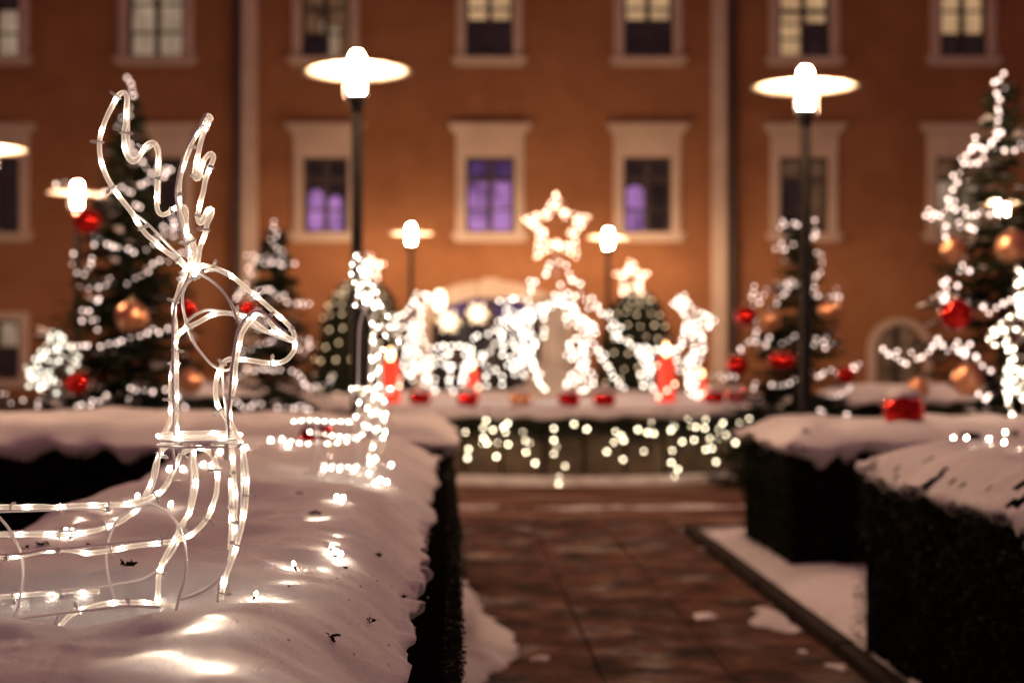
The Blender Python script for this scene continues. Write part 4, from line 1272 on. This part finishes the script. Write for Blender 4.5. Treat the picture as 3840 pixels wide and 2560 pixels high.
# ------------------------------------------------------------------ rope-light reindeer
# every line is traced as photograph pixels with a depth offset (metres, + is away from the camera)
ROPES = [
    # left antler, outer sweep and inner tines (far side)
    ([(726, 1022), (712, 1012), (693, 999), (655, 966), (606, 931), (578, 903), (550, 880), (519, 839), (494, 798), (473, 770), (445, 734), (417, 693), (399, 662), (382, 616), (374, 576), (373, 555), (375, 517), (385, 479), (402, 435), (420, 399), (443, 359), (456, 349), (466, 348), (476, 369), (473, 407), (473, 453), (466, 484), (465, 517), (468, 555), (476, 583), (489, 604), (509, 604), (527, 581), (545, 550), (565, 535), (583, 540), (591, 570), (593, 619), (591, 670), (588, 727), (588, 765), (593, 793), (609, 806), (632, 798), (657, 780), (690, 775), (698, 798), (698, 834), (700, 869), (706, 920), (712, 970), (722, 1010), (728, 1030)], (.0, .06)),
    # right antler, seen almost edge on
    ([(728, 1030), (731, 985), (731, 943), (718, 895), (693, 872), (680, 816), (672, 783), (672, 727), (673, 686), (677, 657), (693, 606), (708, 568), (718, 537), (739, 499), (759, 463), (774, 436), (786, 436), (790, 447), (774, 476), (762, 504), (751, 542), (744, 575), (736, 611), (729, 650), (732, 668), (744, 670), (751, 649), (759, 614), (777, 586), (792, 576), (801, 590), (790, 624), (777, 657), (769, 684), (762, 721), (751, 760), (746, 788), (741, 813), (746, 834), (757, 836), (767, 813), (780, 788), (795, 785), (790, 813), (777, 839), (772, 867), (762, 897), (749, 933), (744, 969), (736, 1004), (726, 1034)], (-.02, -.10)),
    # forehead to nose, under the jaw to the throat, down the chest
    ([(734, 1007), (752, 998), (774, 998), (815, 1009), (851, 1024), (887, 1049), (920, 1078), (958, 1108), (999, 1144), (1030, 1172), (1058, 1195), (1083, 1220), (1101, 1248), (1107, 1279), (1104, 1307), (1096, 1325), (1075, 1348), (1050, 1359), (1022, 1361), (984, 1358), (945, 1352), (907, 1348), (869, 1346), (846, 1352), (831, 1374), (818, 1402), (808, 1443), (808, 1479), (815, 1517), (831, 1545), (850, 1572), (862, 1600)], (0, 0)),
    # ear loop, then down the chest and the front leg
    ([(1100, 1276), (1060, 1253), (1035, 1235), (1012, 1205), (994, 1183), (963, 1176), (948, 1195), (928, 1218), (907, 1251), (899, 1289), (892, 1315), (887, 1351), (882, 1384), (882, 1422), (879, 1448), (869, 1484), (861, 1522), (861, 1555), (866, 1583), (880, 1614), (894, 1642), (907, 1667), (914, 1707), (922, 1753), (925, 1791), (925, 1842), (921, 1893), (914, 1932), (907, 1970), (894, 2022), (879, 2073), (863, 2117), (847, 2160), (836, 2206), (828, 2247)], (-.05, -.05)),
    ([(702, 905), (710, 955), (722, 1000), (716, 1040)], (.02, -.01)),
    ([(748, 940), (742, 985), (738, 1020), (744, 1040)], (-.05, -.02)),
    # mouth line
    ([(657, 1300), (662, 1272), (670, 1254), (693, 1233), (744, 1208), (785, 1185), (818, 1175), (856, 1174), (889, 1180), (920, 1188), (953, 1208), (984, 1231), (1000, 1243), (1035, 1249), (1095, 1272)], (.03, .03)),
    # back of the neck
    ([(708, 1006), (693, 1026), (677, 1067), (665, 1108), (655, 1136), (652, 1170), (657, 1210), (659, 1240), (658, 1290), (652, 1340), (644, 1400), (640, 1453), (641, 1499), (641, 1530), (642, 1560), (636, 1586), (624, 1609), (606, 1634), (593, 1647)], (.04, .04)),
    ([(661, 1300), (662, 1400), (662, 1500), (661, 1590), (664, 1625)], (.08, .08)),
    # front leg arch, shoulder and near flank
    ([(-420, 1925), (-300, 1912), (-150, 1902), (0, 1900), (77, 1900), (153, 1898), (204, 1901), (281, 1895), (383, 1892), (450, 1891), (488, 1887), (527, 1879), (557, 1868), (583, 1855), (608, 1835), (634, 1796), (649, 1766), (662, 1735), (674, 1710), (695, 1692), (725, 1680), (756, 1680), (782, 1692), (802, 1715), (812, 1745), (815, 1779), (815, 1812), (810, 1855), (799, 1888), (787, 1924), (766, 1956), (738, 1987), (705, 2010), (667, 2024), (616, 2033), (552, 2040), (501, 2046), (434, 2059), (383, 2067), (332, 2073), (293, 2067), (255, 2059), (204, 2062), (145, 2067), (89, 2080), (26, 2087), (-100, 2090), (-260, 2080), (-400, 2060)], (0, -.10)),
    # far shoulder and far flank
    ([(641, 1661), (613, 1684), (593, 1715), (580, 1753), (575, 1786), (565, 1817), (549, 1847), (534, 1876), (509, 1914), (475, 1939), (448, 1957), (408, 1972), (357, 1988), (306, 1998), (230, 2003), (153, 2003), (77, 2004), (0, 2004), (-150, 2000), (-300, 1995), (-400, 1992)], (.07, .10)),
    # folded front leg
    ([(727, 1675), (727, 1728), (733, 1758), (736, 1804), (731, 1850), (723, 1886), (710, 1924), (692, 1949), (674, 1980), (659, 2015), (639, 2048), (616, 2094), (603, 2130), (595, 2168), (592, 2295)], (.05, .05)),
    ([(871, 1665), (873, 1728), (876, 1779), (881, 1830), (884, 1881), (881, 1932), (881, 1983), (879, 2015), (873, 2053), (861, 2100)], (.02, .0)),
    ([(866, 1790), (867, 1850), (868, 1944), (866, 2010), (862, 2060)], (.03, .02)),
    # belly ropes lying in the snow
    ([(-200, 2240), (0, 2236), (128, 2227), (230, 2219), (306, 2214), (372, 2217)], (.10, .10)),
    ([(206, 2385), (216, 2360), (237, 2332), (263, 2307), (298, 2287), (332, 2277), (383, 2264), (430, 2258), (485, 2256), (536, 2258), (600, 2263), (655, 2272)], (-.10, -.10)),
]
WIRES = [
    ([(494, 796), (545, 832), (606, 893), (657, 947), (700, 994)], (.03, .02)),
    ([(376, 580), (377, 517), (388, 479), (408, 435), (428, 399), (448, 362), (468, 343), (480, 366), (482, 420), (482, 479), (484, 555), (492, 593), (522, 586), (552, 562), (583, 544), (598, 555), (600, 619), (598, 680), (597, 765)], (.09, .09)),
    ([(383, 622), (403, 667), (425, 704), (452, 738), (481, 772), (500, 800)], (.10, .06)),
    ([(706, 960), (690, 890), (672, 816), (662, 740), (664, 690), (683, 606), (708, 540), (744, 475), (770, 428)], (-.02, -.09)),
    ([(729, 1039), (703, 1062), (688, 1093), (684, 1129), (690, 1175), (700, 1218), (713, 1254), (734, 1296), (760, 1330), (786, 1360), (813, 1379), (838, 1388), (861, 1384), (872, 1360)], (.06, .0)),
    ([(729, 1039), (748, 1030), (767, 1037), (795, 1055), (825, 1080), (851, 1113), (871, 1149), (884, 1180), (893, 1213)], (-.06, -.06)),
    ([(728, 1040), (706, 1053), (685, 1083), (670, 1116), (657, 1144), (651, 1180), (649, 1231), (648, 1333), (649, 1427), (652, 1530), (655, 1636)], (-.02, -.04)),
    ([(768, 1020), (800, 1012), (830, 1020), (860, 1036)], (-.01, -.01)),
    ([(672, 1261), (703, 1205), (734, 1180), (767, 1164), (792, 1162), (831, 1167), (864, 1174), (892, 1197), (917, 1213), (948, 1225), (984, 1241), (1035, 1260), (1086, 1279), (1119, 1282)], (.05, .0)),
    ([(1070, 1243), (1040, 1220), (1009, 1187), (984, 1172), (958, 1166), (933, 1180), (915, 1200), (894, 1233), (884, 1276), (876, 1333), (869, 1376), (866, 1427), (861, 1479), (856, 1530), (855, 1580), (857, 1640)], (-.06, -.06)),
    ([(833, 1387), (838, 1453), (843, 1504), (848, 1542), (851, 1593), (859, 1642)], (.02, .02)),
    ([(602, 1655), (598, 1702), (593, 1753), (585, 1791), (575, 1820), (560, 1856), (540, 1890)], (.06, .06)),
    ([(640, 1662), (650, 1700), (654, 1740), (652, 1760)], (-.06, -.06)),
    ([(795, 1664), (797, 1690), (800, 1710)], (-.06, -.06)),
    ([(717, 1666), (717, 1750), (717, 1830), (710, 1881), (703, 1919), (692, 1970), (669, 2035), (644, 2079), (613, 2117), (578, 2145), (527, 2172), (434, 2189), (383, 2199), (306, 2207), (230, 2212), (128, 2225), (0, 2234), (-200, 2238)], (.04, .11)),
    ([(589, 2130), (581, 2295)], (.06, .06)),
    ([(907, 1672), (907, 1760), (907, 1830), (904, 1932), (896, 1983), (889, 2010), (873, 2073), (848, 2124), (825, 2163), (794, 2193), (756, 2216), (705, 2237), (674, 2244)], (-.03, -.06)),
    ([(826, 2166), (822, 2205), (817, 2256)], (-.05, -.05)),
    # two hoops round the body
    ([(548, 1889), (572, 1888), (598, 1901), (629, 1921), (654, 1949), (676, 1984), (690, 2028), (697, 2066), (697, 2117), (690, 2176), (674, 2230), (660, 2290)], (0, -.10)),
    ([(548, 1889), (497, 1906), (446, 1944), (418, 1990), (400, 2049), (398, 2100), (403, 2143), (411, 2189), (434, 2260)], (.0, .10)),
    ([(-60, 1900), (-30, 1912), (0, 1942), (31, 1978), (56, 2023), (77, 2067), (85, 2105), (86, 2156), (79, 2210), (69, 2273), (51, 2314), (26, 2353), (-10, 2380)], (0, -.10)),
    ([(-60, 1900), (-110, 1925), (-150, 1980), (-170, 2060), (-165, 2150), (-140, 2232)], (0, .10)),
    ([(-420, 1935), (-200, 1922), (0, 1916), (179, 1911), (320, 1905), (459, 1899), (536, 1890), (575, 1868), (612, 1845), (640, 1800)], (-.01, -.01)),
    ([(-300, 2070), (0, 2077), (102, 2072), (166, 2060), (306, 2050), (408, 2039), (510, 2029), (600, 2020)], (-.10, -.10)),
    ([(-200, 2000), (0, 1995), (153, 1992), (306, 1988), (380, 1978)], (.10, .10)),
    ([(-300, 2345), (0, 2326), (102, 2314), (222, 2299), (332, 2286), (485, 2272), (600, 2275)], (-.11, -.11)),
    ([(222, 2299), (209, 2332), (192, 2380)], (-.11, -.11)),
]
RD = 3.0
def trace(pts, offs):
    n = len(pts) - 1
    return [P(x, y, RD + offs[0] + (offs[1] - offs[0]) * k / n) for k, (x, y) in enumerate(pts)]

bead_me = bulb_mesh('light_bulb', M['bead'], .0035, .0064)
def tie_mesh():
    mb = MB()
    ring = [(.0082 * math.cos(a), .0066 * math.sin(a), 0) for a in [2 * pi * k / 12 for k in range(12)]]
    mb.tube(ring, .0021, 5, closed=True)
    mb.box(.0075, .0170, -.0034, .0034, -.0036, .0036)
    mb.box(.0170, .0205, -.0018, .0018, -.0018, .0018)
    return mb.mesh('cable_tie', M['tie'])
tie_me = tie_mesh()

def build_reindeer(label):
    base = P(740, 2250, RD); base.z = 1.065
    root = empty('lit_reindeer', base, label, 'light reindeer', 'lying reindeer made of rope light')
    rnd = random.Random(77)
    for ri, (pts, offs) in enumerate(ROPES):
        sp = spline(trace(pts, offs), .006)
        mb = MB(); mb.tube(sp, .0054, 9)
        o = mb.obj('antler_rope' if ri < 2 else 'rope_light', M['rope'], root); o.location = -base
        mb = MB(); mb.tube(sp[::3] + [sp[-1]], .0010, 4)
        c = mb.obj('core_wire', M['core'], o)
        for p, t in along(sp, .070 + rnd.uniform(-.004, .004), rnd.uniform(.01, .04)):
            b_ = link('light_bulb', bead_me, o); b_.location = p
            b_.rotation_mode = 'QUATERNION'; b_.rotation_quaternion = Vector((0, 0, 1)).rotation_difference(t)
        for p, t in along(sp, .105, rnd.uniform(.03, .08)):
            z_ = link('cable_tie', tie_me, root); z_.location = p - base
            z_.rotation_mode = 'QUATERNION'
            from_q = Vector((0, 0, 1)).rotation_difference(t)
            spin = Matrix.Rotation(rnd.uniform(0, 2 * pi), 3, 'Z').to_quaternion()
            z_.rotation_quaternion = from_q @ spin
    for wi, (pts, offs) in enumerate(WIRES):
        sp = spline(trace(pts, offs), .008)
        mb = MB(); mb.tube(sp, .0031, 8)
        o = mb.obj('antler_wire' if wi < 4 else 'frame_wire', M['wire'], root); o.location = -base
    # collar rings at the foot of the neck
    c = P(750, 1646, RD)
    for (dz, rr_, th, mt, nm) in ((.008, .086, .0052, 'rope', 'rope_light'), (.0, .083, .0031, 'wire', 'frame_wire'), (-.011, .087, .0031, 'wire', 'frame_wire')):
        ring = [c + Vector((rr_ * math.cos(a), rr_ * math.sin(a), dz)) for a in [2 * pi * k / 40 for k in range(40)]]
        mb = MB(); mb.tube(ring, th, 8, closed=True)
        o = mb.obj(nm, M[mt], root); o.location = -base
        if nm == 'rope_light':
            for k in (3, 9, 15, 22, 28, 35):
                b_ = link('light_bulb', bead_me, o); b_.location = ring[k]
                b_.rotation_mode = 'QUATERNION'; b_.rotation_quaternion = Vector((0, 0, 1)).rotation_difference((ring[(k + 1) % 40] - ring[k]).normalized())
    # steel sleeve holding antlers and head together, and short loose ends
    for (a_, b_, r_) in ((P(722, 1045, RD - .03), P(758, 1020, RD - .03), .0068), (P(664, 1050, RD + .01), P(690, 1030, RD + .01), .0050), (P(676, 1030, RD + .01), P(700, 1012, RD + .01), .0062)):
        mb = MB(); mb.tube([a_, b_], r_, 10)
        o = mb.obj('sleeve', M['wire'], root); o.location = -base
    for (x, ya, yb, of) in ((677, 1660, 1695, -.08), (850, 1662, 1724, -.07)):
        mb = MB(); mb.tube([P(x, ya, RD + of), P(x - 4, yb, RD + of)], .0042, 8)
        o = mb.obj('rope_end', M['tie'], root); o.location = -base
    return root
deer = build_reindeer('sharp lit reindeer of clear rope light nearest the camera, lying on the left hedge')

def copy_tree(o, parent=None):
    c = o.copy(); COL.objects.link(c); c.parent = parent
    for ch_ in list(o.children): copy_tree(ch_, c)
    return c
d2 = copy_tree(deer)
d2.location = P(1392, 1772, 5.85); d2.rotation_euler = (0, 0, math.radians(-52))
knot = P(728, 1025, RD); sc_ = Vector((.85, .85, .58))       # its antlers are stubbier
for o in list(d2.children):
    if o.name.startswith(('antler_rope', 'antler_wire')):
        o.scale = sc_
        o.location = o.location + knot - Vector(k_ * c_ for k_, c_ in zip(sc_, knot))
    elif o.name.startswith('cable_tie') and (Vector(o.location) + deer.location).z > knot.z + .02:
        bpy.data.objects.remove(o)
d2['label'] = 'blurred second lit reindeer further along the left hedge, before the lamp post'
d3 = copy_tree(deer)
p = D(2345, 968, 10.2)
d3.location = (p.x, p.y, 1.06); d3.rotation_euler = (0, 0, math.radians(150)); d3.scale = (1.1, 1.1, 1.1)
d3['label'] = 'blurred lit reindeer cut off by the right edge, on the right hedge'

# ------------------------------------------------------------------ string lights in the hedge snow
mb = MB()
mb.lathe([(0, -.026), (.0028, -.026), (.0031, -.004), (.0031, .0)], 8, mi=0)
mb.lathe([(.0030, .0), (.0034, .004), (.0030, .008), (.0012, .011), (0, .0115)], 8, mi=1)
string_me = mb.mesh('bulb', [M['cable'], M['tip']])
def string(name_label, spots, group, zfun, buried=()):
    p0 = on_plane(spots[0][0], spots[0][1], 1.06)
    root = empty('string_lights', (p0.x, p0.y, zfun(p0)), name_label, 'string lights', group)
    rnd = random.Random(len(spots))
    base = Vector(root.location); line = []
    def place(x, y, off):
        z = 1.06
        for _ in range(6):
            p = on_plane(x, y, z); z = zfun(p)
        p.z = z + off
        return p
    for (x, y) in spots:
        p = place(x, y, .010)
        o = link('bulb', string_me, root); o.location = p - base
        o.rotation_euler = (rnd.uniform(-.5, .5), rnd.uniform(-.5, .5), 0)
        line.append(p + Vector((0, 0, -.05)))
    for (x, y, dep) in buried:
        p = place(x, y, -dep)
        o = link('bulb', string_me, root); o.location = p - base
        if dep > .015: o.scale = (1.9, 1.9, 1.9)
        o.rotation_euler = (rnd.uniform(.9, 1.9), 0, rnd.uniform(0, 6))
        line.append(p + Vector((0, 0, -.02)))
    cable(root, [line], .0016)
    return root
GS = 'string lights laid over the hedges'
string('string of tiny bulbs half buried in the left hedge snow nearest the camera', [(957, 2248), (1104, 2135)], GS, hedge_z,
       [(620, 2450, .036), (660, 2462, .034), (800, 2510, .022), (745, 2355, .020), (800, 2315, .010), (1050, 2252, .010), (1085, 2185, .010), (590, 2556, .010), (950, 2200, .012)])
string('string of tiny bulbs behind the reindeer body', [(245, 2012), (258, 2016), (270, 2010), (400, 1917), (516, 1875), (640, 1858), (635, 1770), (684, 1770), (760, 1752), (792, 1758), (825, 1699), (922, 1669)], GS, hedge_z,
       [(290, 1957, .008), (430, 1945, .008), (758, 1737, .008), (660, 1800, .010), (300, 1945, .010)])
string('string of tiny bulbs down the right shoulder of the left hedge', [(1261, 1878), (1290, 1882), (1242, 2066), (1253, 2086), (1278, 2097), (1262, 2090)], GS, hedge_z,
       [(1170, 1950, .010), (1265, 1992, .010), (1250, 2035, .010), (1200, 2098, .010), (1272, 2125, .010), (1205, 1940, .010)])
string('string of tiny bulbs at the feet of the second reindeer', [(1015, 1669), (1058, 1657), (1079, 1667), (1381, 1802), (1404, 1823), (1427, 1811), (1450, 1825), (1330, 1800), (1406, 1768), (1215, 1756), (1470, 1755)], GS, hedge_z,
       [(960, 1668, .008), (1395, 1795, .010), (1235, 1715, .008)])
hz_right = lambda p: 1.05
string('string of tiny bulbs on the near right hedge at the picture edge', [(3575, 1650), (3625, 1650), (3628, 1672), (3690, 1684), (3710, 1655), (3715, 1688), (3770, 1628), (3765, 1668), (3700, 1680), (3825, 1700)], GS, lambda p: 1.09,
       [(3700, 1672, .010), (3760, 1700, .010), (3800, 1690, .010), (3650, 1690, .010)])
